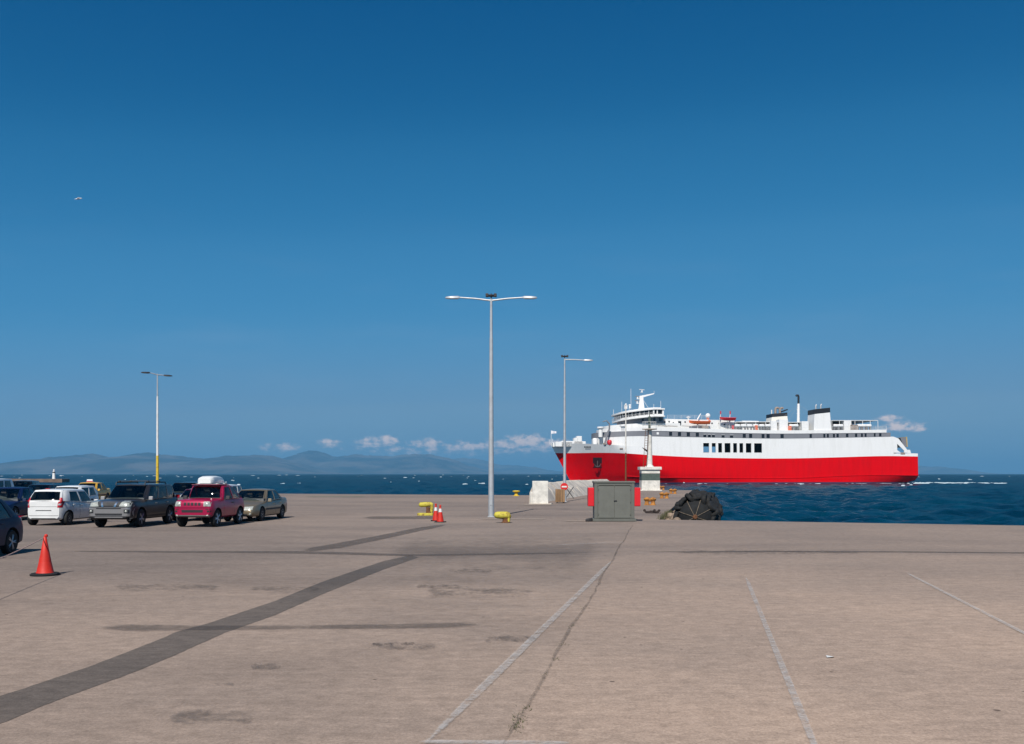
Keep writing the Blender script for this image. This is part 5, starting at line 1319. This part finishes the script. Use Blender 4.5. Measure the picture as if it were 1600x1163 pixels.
    def soften(p, v, n=8.0):                       # rounded plan corners of the cabin
        xa_, xc_ = bl(xab, xat, v), bl(xcb, xct, v); xm_, hl_ = (xa_+xc_)/2, (xa_-xc_)/2; wd_ = bl(wbse, wrf, v)
        a, b_ = abs((p.x-xm_)/hl_)+1e-5, abs(p.y/wd_)+1e-5; q = (a**n+b_**n)**(1/n)/max(a, b_, 1e-6)
        return Vector((xm_+(p.x-xm_)/q, p.y/q, p.z))
    def face(c00, c10, c11, c01, bulge, us, vs_, holes, bm_, gl, ub=1.0):
        """ruled face; us, vs_ break lines; holes = set of (i,j) cells that are glass"""
        def pt(u, v):
            p = (c00*(1-u)+c10*u)*(1-v)+(c01*(1-u)+c11*u)*v
            return soften(p+bulge*(4*u*(1-u))*ub+bulge*.35*(4*v*(1-v)), v)
        nrm = (c10-c00).cross(c01-c00).normalized()
        if nrm.dot(bulge) < 0: nrm = -nrm
        for i in range(len(us)-1):
            for j in range(len(vs_)-1):
                n = 4; g = []; 
                for b_ in range(n+1):
                    for a_ in range(n+1): g.append(pt(bl(us[i], us[i+1], a_/n), bl(vs_[j], vs_[j+1], b_/n)))
                hole = (i, j) in holes
                if hole:
                    g2 = [q-nrm*.012 for q in g]; vv = g2; ff = [(b_*(n+1)+a_, b_*(n+1)+a_+1, (b_+1)*(n+1)+a_+1, (b_+1)*(n+1)+a_) for b_ in range(n) for a_ in range(n)]
                    gl.append((vv, ff))
                else:
                    q = len(g); vv = g+[p-nrm*.045 for p in g]; ff = []
                    for b_ in range(n):
                        for a_ in range(n):
                            k = b_*(n+1)+a_; ff.append((k, k+1, k+n+2, k+n+1)); ff.append((q+k, q+k+n+1, q+k+n+2, q+k+1))
                    rim = list(range(n+1))+[j_*(n+1)+n for j_ in range(1, n+1)]+[n*(n+1)+i_ for i_ in range(n-1, -1, -1)]+[j_*(n+1) for j_ in range(n-1, 0, -1)]
                    for k in range(len(rim)): ff.append((rim[k], rim[(k+1) % len(rim)], q+rim[(k+1) % len(rim)], q+rim[k]))
                    bm_.add(vv, ff)
    shell = MB(); g_front, g_rear, g_side = [], [], []
    face(Ab, mir(Ab), mir(At), At, Vector((.10, 0, .02)), [0, .045, .955, 1], [0, .05, .93, 1], {(1, 1)}, shell, g_front)
    rv = S.get('rear_v', (.10, .90)); ru = S.get('rear_u', .09)
    face(Cb, mir(Cb), mir(Ct), Ct, Vector((-S.get('rb', .05), 0, .02)), [0, ru, 1-ru, 1], [0, rv[0], rv[1], 1], {(1, 1)}, shell, g_rear)
    su, sg = S['side_u'], S['side_g']; sv = S.get('side_v', (.05, .90))
    for s in (1, -1):
        q = (lambda v: v) if s > 0 else mir
        face(q(Ab), q(Cb), q(Ct), q(At), Vector((0, .05*s, .006)), su, [0, sv[0], sv[1], 1], {(i, 1) for i in sg}, shell, g_side)
    pil = shell.build('pillars', S.get('pillar', P), root, smooth=30)
    # roof: crowned panel
    secs = []
    for i in range(13):
        t = i/12; x = bl(xat+.02, xct-.02, t); w = bl(wrf, wrf*.98, t)+.012; e = abs(2*t-1)**3; zz = zr+(H-zr)*(1-.75*e)
        ys = [-1, -.93, -.75, -.4, 0, .4, .75, .93, 1]
        secs.append([tuple(soften(Vector((x, w*y, zr-.01+(zz-zr+.01)*(1-abs(y)**3.2))), 1.0)) for y in ys]+[tuple(soften(Vector((x, w*y, zr-.04)), 1.0)) for y in ys[::-1]])
    MB().loft(secs).build('roof', S.get('roofm', P), root, smooth=35)
    def glass(nm, gs, m):
        for vv, ff in gs: MB().add(vv, ff).build(nm, m, root, smooth=60)
    glass('windshield', g_front, M_glass); glass('rear_window', g_rear, S.get('rearglass', M_glass))
    glass('side_window', g_side, S.get('sideglass', M_glass))
    # cabin: floor, dashboard, seats, steering wheel
    zf = min(za, zcn, top((xab+xcb)/2))
    MB().prism([(xab-.05, -wbse*.93), (xab-.05, wbse*.93), (xcb+.05, wbse*.9), (xcb+.05, -wbse*.9)], zf-.02, max(za, zcn, top((xab+xcb)/2))+.035).build('cabin_trim', M_seat, root)
    zz = max(za, zcn)
    for y in (-.36, .36):
        for x in (bl(xab, xcb, .40), bl(xab, xcb, .78)):
            if x < xct+.25 and abs(xct-xcb) > .5: continue
            st = MB().box((x, y*W/1.7, zz+.14), (.14, .44, .34), Matrix.Rotation(R(-12), 3, 'Y')).build('seat', M_seat, root, bevel=.04)
            MB().box((x-.06, y*W/1.7, min(zz+.40, H-.22)), (.09, .24, .17), Matrix.Rotation(R(-12), 3, 'Y')).build('headrest', M_seat, st, bevel=.03)
    xsw = bl(xab, xcb, .20)
    MB().tube([(xsw+.05*math.sin(a), .36*W/1.7+.17*math.cos(a), zz+.07+.17*math.sin(a)) for a in [k*math.pi/8 for k in range(17)]], .016, 6).build('steering_wheel', M_trim, root)
    MB().box((bl(xab, xcb, .13), 0, H-.24), (.03, .22, .06)).build('inner_mirror', M_trim, root)
    # wheels
    wm, rmm = wheel_meshes(rw, S.get('tw', .21), S.get('rim', 'spoke'))
    for ax in (fx, rx):
        for s in (1, -1):
            o = bpy.data.objects.new('wheel', rmm.copy()); COL.objects.link(o); o.data.materials.append(S.get('rimm', M_rim)); o.parent = root
            o.location = (ax, s*(W2-.115), rw); o.rotation_euler = (0, rnd.uniform(0, 6), 0 if s > 0 else math.pi)
            t = bpy.data.objects.new('tyre', wm); COL.objects.link(t); t.parent = o
            h = o; 
    MB().box((0, 0, sill+.10), (wb*.98, W*.7, .16)).build('underbody', M_under, root)
    # doors as shut lines and handles, mirrors
    for s in (1, -1):
        for t in S['seams']:
            x = t; zt_ = top(x)-.06; patch('door_seam', [(x-.006, s*W2, sill+.10), (x+.006, s*W2, sill+.10), (x+.006, s*W2, zt_), (x-.006, s*W2, zt_)], (0, -s, 0), M_trim, off=.002, n=(1, 8), thick=.01)
        for x in S['handles']: 
            hz = top(x)-.17; h = bvh.ray_cast(Vector((x, s*4, hz)), Vector((0, -s, 0)))[0]; y = h.y if h else s*W2
            MB().box((x, y+s*.018, hz), (.17, .035, .035)).build('door_handle', S.get('handlem', P), body, bevel=.01)
        if S.get('moulding'):
            x0, x1, z_ = S['moulding']; patch('side_moulding', [(x0, s*W2, z_-.035), (x1, s*W2, z_-.035), (x1, s*W2, z_+.035), (x0, s*W2, z_+.035)], (0, -s, 0), S.get('mouldm', M_trim), off=.014, n=(14, 2))
        mx = xab-.22; h = bvh.ray_cast(Vector((mx, s*4, za-.08)), Vector((0, -s, 0)))[0]; y = (h.y if h else s*W2)
        o = MB().loft([[(mx+.09-.10*f, y+s*(.04+.20*f)+0, za+.02+zq) for zq in ()]or [(mx+.07, y+s*yy, za+.06-.075), (mx-.05, y+s*yy, za+.06-.075), (mx-.06, y+s*yy, za+.06+.075), (mx+.04, y+s*yy, za+.06+.08)] for f, yy in ((0, .05), (.5, .12), (1, .22))]).build('mirror', S.get('mirrorm', P), root, bevel=.025)
        MB().box((mx+.0, y+s*.02, za+.0), (.06, .12, .05)).build('mirror_arm', M_trim, o)
    # front and rear dress
    S['front'](patch, disc, S, body, root, top, bvh) if S.get('front') else None
    S['rear'](patch, disc, S, body, root, top, bvh) if S.get('rear') else None
    if S.get('extra'): S['extra'](root, S, body, patch)
    if S.get('clad'):                               # dark lower cladding
        for s in (1, -1): patch('sill_cladding', [(rx+ar+.02, s*W2, sill+.03), (fx-ar-.02, s*W2, sill+.03), (fx-ar-.02, s*W2, sill+.16), (rx+ar+.02, s*W2, sill+.16)], (0, -s, 0), M_trim, off=.012, n=(12, 2))
    return root

FR = (-1, 0, 0); RE = (1, 0, 0)
def yz(x, *p): return [(x, a, b) for a, b in p]
def generic_front(hl=(.42, .66, .60, .74), grille=(-.36, .36, .52, .66), lower=(-.5, .5, .30, .40), plate=True, fog=True, hlm=None, bars=2):
    def f(patch, disc, S, body, root, top, bvh):
        X = S['L']/2
        for s in (1, -1):
            y0, y1, z0, z1 = hl; o = patch('headlight', yz(X, (s*y0, z0), (s*y1, z0+.03), (s*y1, z1+.02), (s*y0, z1)), FR, hlm or M_head, off=.010)
            if fog: disc('fog_light', (X, s*(y1-.08), lower[3]-.02), .055, FR, M_head)
        if grille:
            a, b, c, d = grille; g = patch('grille', yz(X, (a, c), (b, c), (b, d), (a, d)), FR, M_trim, off=.006)
            for k in range(bars): z = c+(d-c)*(k+1)/(bars+1); patch('grille_bar', yz(X, (a, z-.01), (b, z-.01), (b, z+.01), (a, z+.01)), FR, M_chrome, parent=g, off=.016, n=(8, 1))
        a, b, c, d = lower; patch('air_intake', yz(X, (a, c), (b, c), (b, d), (a, d)), FR, M_trim, off=.006)
        if plate: z = d+.05; patch('number_plate', yz(X, (-.26, z-.055), (.26, z-.055), (.26, z+.055), (-.26, z+.055)), FR, M_plate, off=.016)
    return f
def generic_rear(tl=(.50, .68, .70, .92), plate_z=.72, bumper=(.36, .50)):
    def f(patch, disc, S, body, root, top, bvh):
        X = -S['L']/2
        for s in (1, -1):
            y0, y1, z0, z1 = tl; patch('tail_light', yz(X, (s*y0, z0), (s*y1, z0), (s*y1, z1), (s*y0, z1)), RE, M_tail, off=.010)
        patch('number_plate', yz(X, (-.26, plate_z-.055), (.26, plate_z-.055), (.26, plate_z+.055), (-.26, plate_z+.055)), RE, M_plate, off=.014)
        patch('bumper_trim', yz(X, (-.6, bumper[0]), (.6, bumper[0]), (.6, bumper[0]+.04), (-.6, bumper[0]+.04)), RE, M_trim, off=.008)
    return f

# ---- white five door hatchback seen from behind
def mii_rear(patch, disc, S, body, root, top, bvh):
    X = -S['L']/2
    for s in (1, -1):
        t = patch('tail_light', yz(X, (s*.565, .74), (s*.70, .74), (s*.72, 1.02), (s*.60, 1.02)), RE, M_tail, off=.014)
        patch('reversing_light', yz(X, (s*.60, .83), (s*.675, .83), (s*.68, .90), (s*.61, .90)), RE, M_plate, parent=t, off=.022, n=(3, 2))
    W2 = S['W']/2
    for s in (1, -1):
        pts = []
        for v in (-.02, .12, .24, .34):
            xx = -1.70+.30*v-.045-S['rb']*.35*4*v*(1-v); yy = W2*.93*.97*(1-v)+W2*.76*.98*v; zz = .985*(1-v)+1.43*v
            yy *= .935; xx += .075
            pts.append([(xx+.02, s*(yy+.012), zz), (xx-.03, s*(yy-.02), zz), (xx-.035, s*(yy-.02-.085*(1-v*1.6)), zz), (xx+.02, s*(yy-.05), zz)])
        MB().loft(pts).build('tail_light', M_tail, root, smooth=40)
    patch('tailgate_seam', yz(X, (-.56, .765), (.56, .765), (.56, .777), (-.56, .777)), RE, M_trim, off=.002, n=(10, 1))
    patch('plate_recess', yz(X, (-.34, .600), (.34, .600), (.30, .632), (-.30, .632)), RE, M_trim, off=.003, n=(10, 1))
    patch('bumper_crease', yz(X, (-.6, .400), (.6, .400), (.6, .416), (-.6, .416)), RE, M_trim, off=.002, n=(10, 1))
    patch('bumper_lip', yz(X, (-.62, .27), (.62, .27), (.6, .31), (-.6, .31)), RE, M_trim, off=.006, n=(10, 2))
    MB().box((-S['L']/2+.33, 0, S['H']+.01), (.05, .16, .03)).build('brake_light', M_tail, root)
    MB().tube([(-S['L']/2+.9, 0, S['H']-.02), (-S['L']/2+.75, 0, S['H']+.20)], .006, 5).build('aerial', M_trim, root)
P_white = paint('white_car_paint', (.78, .77, .75), 0, .3)
mii = dict(L=3.56, W=1.645, H=1.48, wb=2.42, r=.285, fo=.62, sill=.20, paint=P_white, belt=.95, top=[(-1.78, 1.02), (-1.5, 1.04), (-.6, .99), (.5, .93), (.95, .90), (1.35, .83), (1.65, .70), (1.78, .60)],
           A=(1.02, .42), C=(-1.70, -1.40), gwb=.93, gwr=.76, side_u=[0, .10, .46, .50, .80, 1], side_g=(1, 3), side_v=(.05, .86), rear_v=(.04, .84), rear_u=.07, seams=(.52, -.42, -1.0), handles=(-.28, -.98+.1), rim='cap', corner=.95, cornerp=.20, sideglass=M_glassd, rearglass=M_glassd,
           rb=.10, front=generic_front((.42, .68, .58, .74), (-.3, .3, .52, .58), (-.5, .5, .28, .38)), rear=mii_rear)
make_car('white five door hatchback with its rear to the camera', Vector((-18.86, 38.95, 0)), (0.02, 1), mii)

# ---- dark grey SUV with silver bumper
def suv_front(patch, disc, S, body, root, top, bvh):
    X = S['L']/2
    for s in (1, -1):
        h = patch('headlight', yz(X, (s*.40, .84), (s*.86, .83), (s*.87, 1.05), (s*.50, 1.06)), FR, M_head, off=.014, n=(8, 6))
        f = patch('fog_surround', yz(X, (s*.60, .58), (s*.80, .58), (s*.80, .72), (s*.60, .72)), FR, M_trim, off=.032, n=(5, 4)); disc('fog_light', (X, s*.69, .65), .05, FR, M_head, parent=f, off=.045)
    g = patch('grille', yz(X, (-.42, .84), (.42, .84), (.44, 1.0), (-.44, 1.0)), FR, M_trim, off=.010, n=(10, 4))
    for s in (1, -1): patch('grille_strut', yz(X, (s*.20, .83), (s*.28, .83), (s*.34, 1.01), (s*.26, 1.01)), FR, M_chrome, parent=g, off=.026, n=(2, 4))
    patch('grille_frame', yz(X, (-.46, 1.0), (.46, 1.0), (.47, 1.045), (-.47, 1.045)), FR, M_silver, off=.020, n=(10, 1))
    b = patch('bumper', yz(X, (-.86, .46), (.86, .46), (.88, .80), (-.88, .80)), FR, M_silver, off=.026, n=(22, 6))
    patch('upper_intake', yz(X, (-.48, .745), (.48, .745), (.50, .785), (-.50, .785)), FR, M_trim, parent=b, off=.034, n=(10, 2))
    patch('lower_intake', yz(X, (-.52, .49), (.52, .49), (.54, .57), (-.54, .57)), FR, M_trim, parent=b, off=.034, n=(10, 2))
    patch('skid_plate', yz(X, (-.55, .40), (.55, .40), (.55, .435), (-.55, .435)), FR, M_silver, off=.022, n=(10, 2))
    patch('lower_bumper', yz(X, (-.86, .30), (.86, .30), (.86, .455), (-.86, .455)), FR, M_trim, off=.014, n=(20, 3))
def suv_extra(root, S, body, patch):
    for s in (1, -1):
        MB().tube([(.55, s*.60, S['H']-.06), (.50, s*.60, S['H']+.05), (-1.35, s*.60, S['H']+.05), (-1.45, s*.60, S['H']-.06)], .022, 8).build('roof_rail', M_trim, root, smooth=40)
    for x in (.25, -.75):
        cb_ = MB().tube([(x, -.62, S['H']+.10), (x, .62, S['H']+.10)], .016, 6).build('roof_bar', M_trim, root)
        for s in (1, -1): MB().box((x, s*.6, S['H']+.075), (.12, .08, .09)).build('bar_clamp', M_trim, cb_, bevel=.015)
    for s in (1, -1):
        for x, w in ((S['L']/2-S['fo'], 1), (S['L']/2-S['fo']-S['wb'], 1)): pass
M_silver = paint('silver_bumper', (.36, .335, .32), .55, .35)
P_suv = paint('graphite_car_paint', (.052, .047, .050), .5, .34)
suv = dict(L=4.63, W=1.79, H=1.70, wb=2.63, r=.355, fo=.90, sill=.30, paint=P_suv, belt=1.05, boxy=False, top=[(-2.315, 1.06), (-2.0, 1.12), (-.8, 1.10), (.6, 1.08), (1.0, 1.09), (1.7, 1.08), (2.1, 1.03), (2.27, .97), (2.315, .90)],
           A=(1.05, .45), C=(-2.18, -1.95), gwb=.93, gwr=.80, side_u=[0, .07, .34, .37, .63, .67, .90, 1], side_g=(1, 3, 5), side_v=(.05, .88), rear_v=(.08, .85), seams=(.95, -.12, -1.15), handles=(.10, -.95), corner=.5, cornerp=.12, sideglass=M_glassd, rearglass=M_glassd, tw=.23, arch=1.2,
           front=suv_front, rear=generic_rear((.66, .84, .9, 1.2), .8), extra=suv_extra, mirrorm=M_silver, handlem=M_silver, clad=True)
make_car('dark grey sport utility car with silver bumper and roof rails', Vector((-15.42, 37.85, 0)), (-.055, -1), suv)

# ---- magenta small off-roader with soft top
def jeep_front(patch, disc, S, body, root, top, bvh):
    X = S['L']/2
    for s in (1, -1):
        h = patch('headlight', yz(X, (s*.46, .83), (s*.73, .83), (s*.73, 1.02), (s*.46, 1.02)), FR, M_head, off=.012)
        disc('lamp_bowl', (X, s*.575, .925), .085, FR, M_head, parent=h, off=.02)
        patch('indicator', yz(X, (s*.60, .60), (s*.76, .60), (s*.76, .67), (s*.60, .67)), FR, M_trim, off=.008, n=(4, 2))
        patch('bumper_slot', yz(X, (s*.54, .70), (s*.76, .70), (s*.76, .725), (s*.54, .725)), FR, M_trim, off=.006, n=(4, 1))
        disc('fog_light', (X, s*.62, .45), .055, FR, M_head, off=.03)
    for k in range(5):
        y = (k-2)*.145; patch('grille_slot', yz(X, (y-.048, .86), (y+.048, .86), (y+.048, .98), (y-.048, .98)), FR, M_trim, off=.006, n=(3, 4))
    patch('air_intake', yz(X, (-.42, .59), (.42, .59), (.44, .69), (-.44, .69)), FR, M_trim, off=.006, n=(8, 2))
    patch('bumper_guard', yz(X, (-.70, .37), (.70, .37), (.72, .49), (-.72, .49)), FR, M_gguard, off=.02, n=(14, 3))
    patch('grille_lip', yz(X, (-.74, .775), (.74, .775), (.74, .805), (-.74, .805)), FR, S['paint'], off=.018, n=(14, 1))
def jeep_extra(root, S, body, patch):
    zt_ = 1.13
    MB().loft([[(-.45, -.62, 1.60), (-.45, .62, 1.60), (-.45, .60, 1.64), (-.45, -.60, 1.64)], [(-1.15, -.66, 1.30), (-1.15, .66, 1.30), (-1.15, .60, 1.36), (-1.15, -.60, 1.36)], [(-1.55, -.70, 1.06), (-1.55, .70, 1.06), (-1.55, .62, 1.16), (-1.55, -.62, 1.16)]]).build('folded_top', M_canvas, root, smooth=50)
    MB().box((0.05, 0, S['H']+.0), (.95, 1.16, .02)).build('roof_canvas', M_canvas, root, bevel=.01)
    MB().lathe([(.33, -.1), (.34, 0), (.30, .08), (.1, .1)], (-S['L']/2-.08, 0, .85), 'X', 20).build('spare_wheel', M_tyre, root)
M_gguard = mat('grey_guard', (.16, .155, .15), .7, var=.15, scale=6)
M_canvas = mat('soft_top_canvas', (.30, .10, .13), .85, var=.25, scale=8)
P_mag = paint('magenta_car_paint', (.40, .006, .055), .2, .34)
jeep = dict(L=3.45, W=1.60, H=1.66, wb=2.25, r=.345, fo=.60, sill=.36, paint=P_mag, belt=1.1, boxy=False, top=[(-1.725, 1.05), (-1.5, 1.10), (-.5, 1.10), (.35, 1.10), (.62, 1.11), (1.2, 1.09), (1.6, 1.06), (1.70, 1.02), (1.725, .98)],
            A=(.62, .34), C=(-1.55, -.62), gwb=.92, gwr=.82, side_u=[0, .08, .46, .52, .86, 1], side_g=(1, 3), side_v=(.04, .90), rear_v=(.12, .88), seams=(.55, -.50), handles=(-.34,), corner=.35, cornerp=.10, rimm=M_rimw, tw=.20, arch=1.18,
            front=jeep_front, rear=generic_rear((.62, .76, .62, .78), .6), extra=jeep_extra, moulding=(-.5, .55, .74), mouldm=P_mag, mirrorm=M_trim, handlem=M_trim)
make_car('magenta two door off-roader parked next to the grey sport utility car', Vector((-12.30, 37.65, 0)), (-.10, -1), jeep)

# ---- gold saloon
P_gold = paint('gold_car_paint', (.235, .19, .128), .5, .36)
gold = dict(L=4.48, W=1.73, H=1.42, wb=2.56, r=.305, fo=.86, sill=.20, paint=P_gold, belt=.92, top=[(-2.24, .86), (-2.1, .96), (-1.6, .98), (-.8, .93), (.5, .90), (.9, .89), (1.6, .80), (2.05, .69), (2.2, .60), (2.24, .55)],
            A=(1.0, .28), C=(-1.55, -.85), gwb=.92, gwr=.72, side_u=[0, .09, .46, .50, .80, .84, .92, 1], side_g=(1, 3, 5), seams=(.75, -.25, -1.1), handles=(-.08, -.95), rim='cap', rimm=M_rim, moulding=(-1.0, 1.0, .52), corner=.75, cornerp=.2,
            front=generic_front((.34, .70, .50, .66), (-.22, .22, .50, .64), (-.5, .5, .28, .36), bars=3), rear=generic_rear((.5, .74, .62, .84), .72), mirrorm=P_gold)
make_car('gold saloon car at the right end of the parked cars', Vector((-11.78, 42.35, 0)), (-.10, -1), gold)

# ---- nearest dark blue hatchback, mostly out of frame
P_navy = mat('navy_car_paint', (.003, .015, .048), .5, coat=.08, spec=.25, var=.06, scale=3)
navy = dict(L=4.2, W=1.74, H=1.48, wb=2.55, r=.315, fo=.85, sill=.20, paint=P_navy, belt=.95, top=[(-2.1, .92), (-1.95, .98), (-1.0, .99), (.5, .94), (.9, .92), (1.5, .84), (1.95, .70), (2.1, .58)],
            A=(1.0, .30), C=(-2.0, -1.35), gwb=.92, gwr=.74, side_u=[0, .09, .44, .48, .78, 1], side_g=(1, 3), seams=(.7, -.25, -.95), handles=(-.1, -.82), corner=.6, cornerp=.15,
            front=generic_front(), rear=generic_rear((.60, .80, .72, .98), .7), sideglass=M_glass)
make_car('dark blue hatchback cut by the left edge of the picture', Vector((-13.93, 22.85, 0)), (.02, -1), navy)
# ---- cars behind
def var(base, **k): d = dict(base); d.update(k); return d
P_blue = mat('blue_car_paint', (.003, .013, .055), .45, coat=.12, spec=.3, var=.06, scale=3)
make_car('blue saloon car left of the white hatchback', Vector((-23.0, 42.3, 0)), (.06, -1), var(gold, paint=P_blue, H=1.50, mirrorm=P_blue, mouldm=P_blue, rimm=M_rim, rim='spoke'))
P_black = paint('black_car_paint', (.012, .013, .016), .2, .25)
make_car('black estate car behind the blue saloon', Vector((-35.6, 67.0, 0)), (.25, -1), var(suv, paint=P_black, H=1.62, extra=None, mirrorm=P_black, handlem=P_black, clad=False, sill=.24))
P_slate = paint('slate_car_paint', (.02, .028, .045), .4, .3)
make_car('slate blue car with only its roof showing over the white hatchback', Vector((-29.6, 58.0, 0)), (.1, -1), var(navy, paint=P_slate, H=1.46))
P_taxi = paint('taxi_yellow_paint', (.62, .36, .05), 0, .35)
def taxi_extra(root, S, body, patch):
    t = MB().loft([[(-.08, -.24, S['H']), (.08, -.24, S['H']), (.08, .24, S['H']), (-.08, .24, S['H'])], [(-.05, -.20, S['H']+.20), (.05, -.20, S['H']+.20), (.05, .20, S['H']+.20), (-.05, .20, S['H']+.20)]]).build('taxi_sign', M_plate, root, bevel=.02)
    MB().box((.0, 0, S['H']+.055), (.165, .44, .06)).build('red_stripe', M_tail, t)
make_car('yellow taxi with a red and white sign box on its roof behind the white cars', Vector((-31.6, 69.0, 0)), (.05, -1), var(gold, paint=P_taxi, H=1.48, extra=taxi_extra, mirrorm=P_taxi, mouldm=M_trim), cat='taxi', name='taxi')
make_car('small white car hidden behind the white hatchback', Vector((-22.75, 47.6, 0)), (.02, -1), var(mii, H=1.50, rear=generic_rear()))
P_van = paint('white_van_paint', (.74, .74, .74), 0, .35)
make_car('white people carrier at the far left behind the blue saloon', Vector((-33.3, 58.5, 0)), (.05, -1), var(mii, paint=P_van, L=4.3, W=1.8, H=1.80, wb=2.7, r=.32, fo=.8, rear=generic_rear(), top=[(-2.15, 1.12), (-1.9, 1.14), (-.6, 1.10), (.9, 1.05), (1.6, .95), (2.0, .80), (2.15, .62)], A=(1.35, .6), C=(-2.08, -1.9), seams=(.6, -.5, -1.3), handles=(-.3, -1.2)))
make_car('dark estate car behind the grey sport utility car', Vector((-17.6, 50.2, 0)), (-.05, -1), var(suv, paint=P_black, H=1.66, extra=None, mirrorm=P_black, handlem=P_black, clad=False))
P_mar = paint('maroon_car_paint', (.10, .012, .035), .3, .3)
make_car('dark maroon hatchback between the grey sport utility car and the magenta off-roader', Vector((-14.35, 42.6, 0)), (-.08, -1), var(mii, paint=P_mar, H=1.44, roofm=P_white, rear=generic_rear(), sideglass=M_glass))
def box_extra(root, S, body, patch):
    pass
wv = make_car('white estate car carrying a roof box behind the magenta off-roader', Vector((-15.65, 48.6, 0)), (-.06, -1), var(suv, paint=P_van, H=1.54, extra=None, mirrorm=P_van, handlem=P_van, clad=False, boxy=False))
o = thing('roof_box', 'white streamlined roof box on the estate car behind the magenta off-roader', 'roof box', Vector((-15.72, 48.2, 1.56)), math.atan2(-1, -.06))
secs = []
for t, w, h in ((-.95, .20, .10), (-.90, .33, .22), (-.6, .38, .33), (0, .40, .38), (.55, .40, .37), (.88, .37, .31), (.95, .32, .26)):
    secs.append([(t, -w, .05), (t, w, .05), (t, w*1.02, .05+h*.45), (t, w*.90, .05+h*.85), (t, w*.6, .05+h), (t, -w*.6, .05+h), (t, -w*.90, .05+h*.85), (t, -w*1.02, .05+h*.45)])
MB().loft(secs).build('shell', P_white, o, smooth=40)
for x in (-.5, .5):
    MB().tube([(x, -.62, .03), (x, .62, .03)], .018, 6).build('roof_bar', M_galv, o)
    for s in (1, -1): MB().box((x, s*.58, -.01), (.1, .08, .1)).build('clamp', M_trim, o)
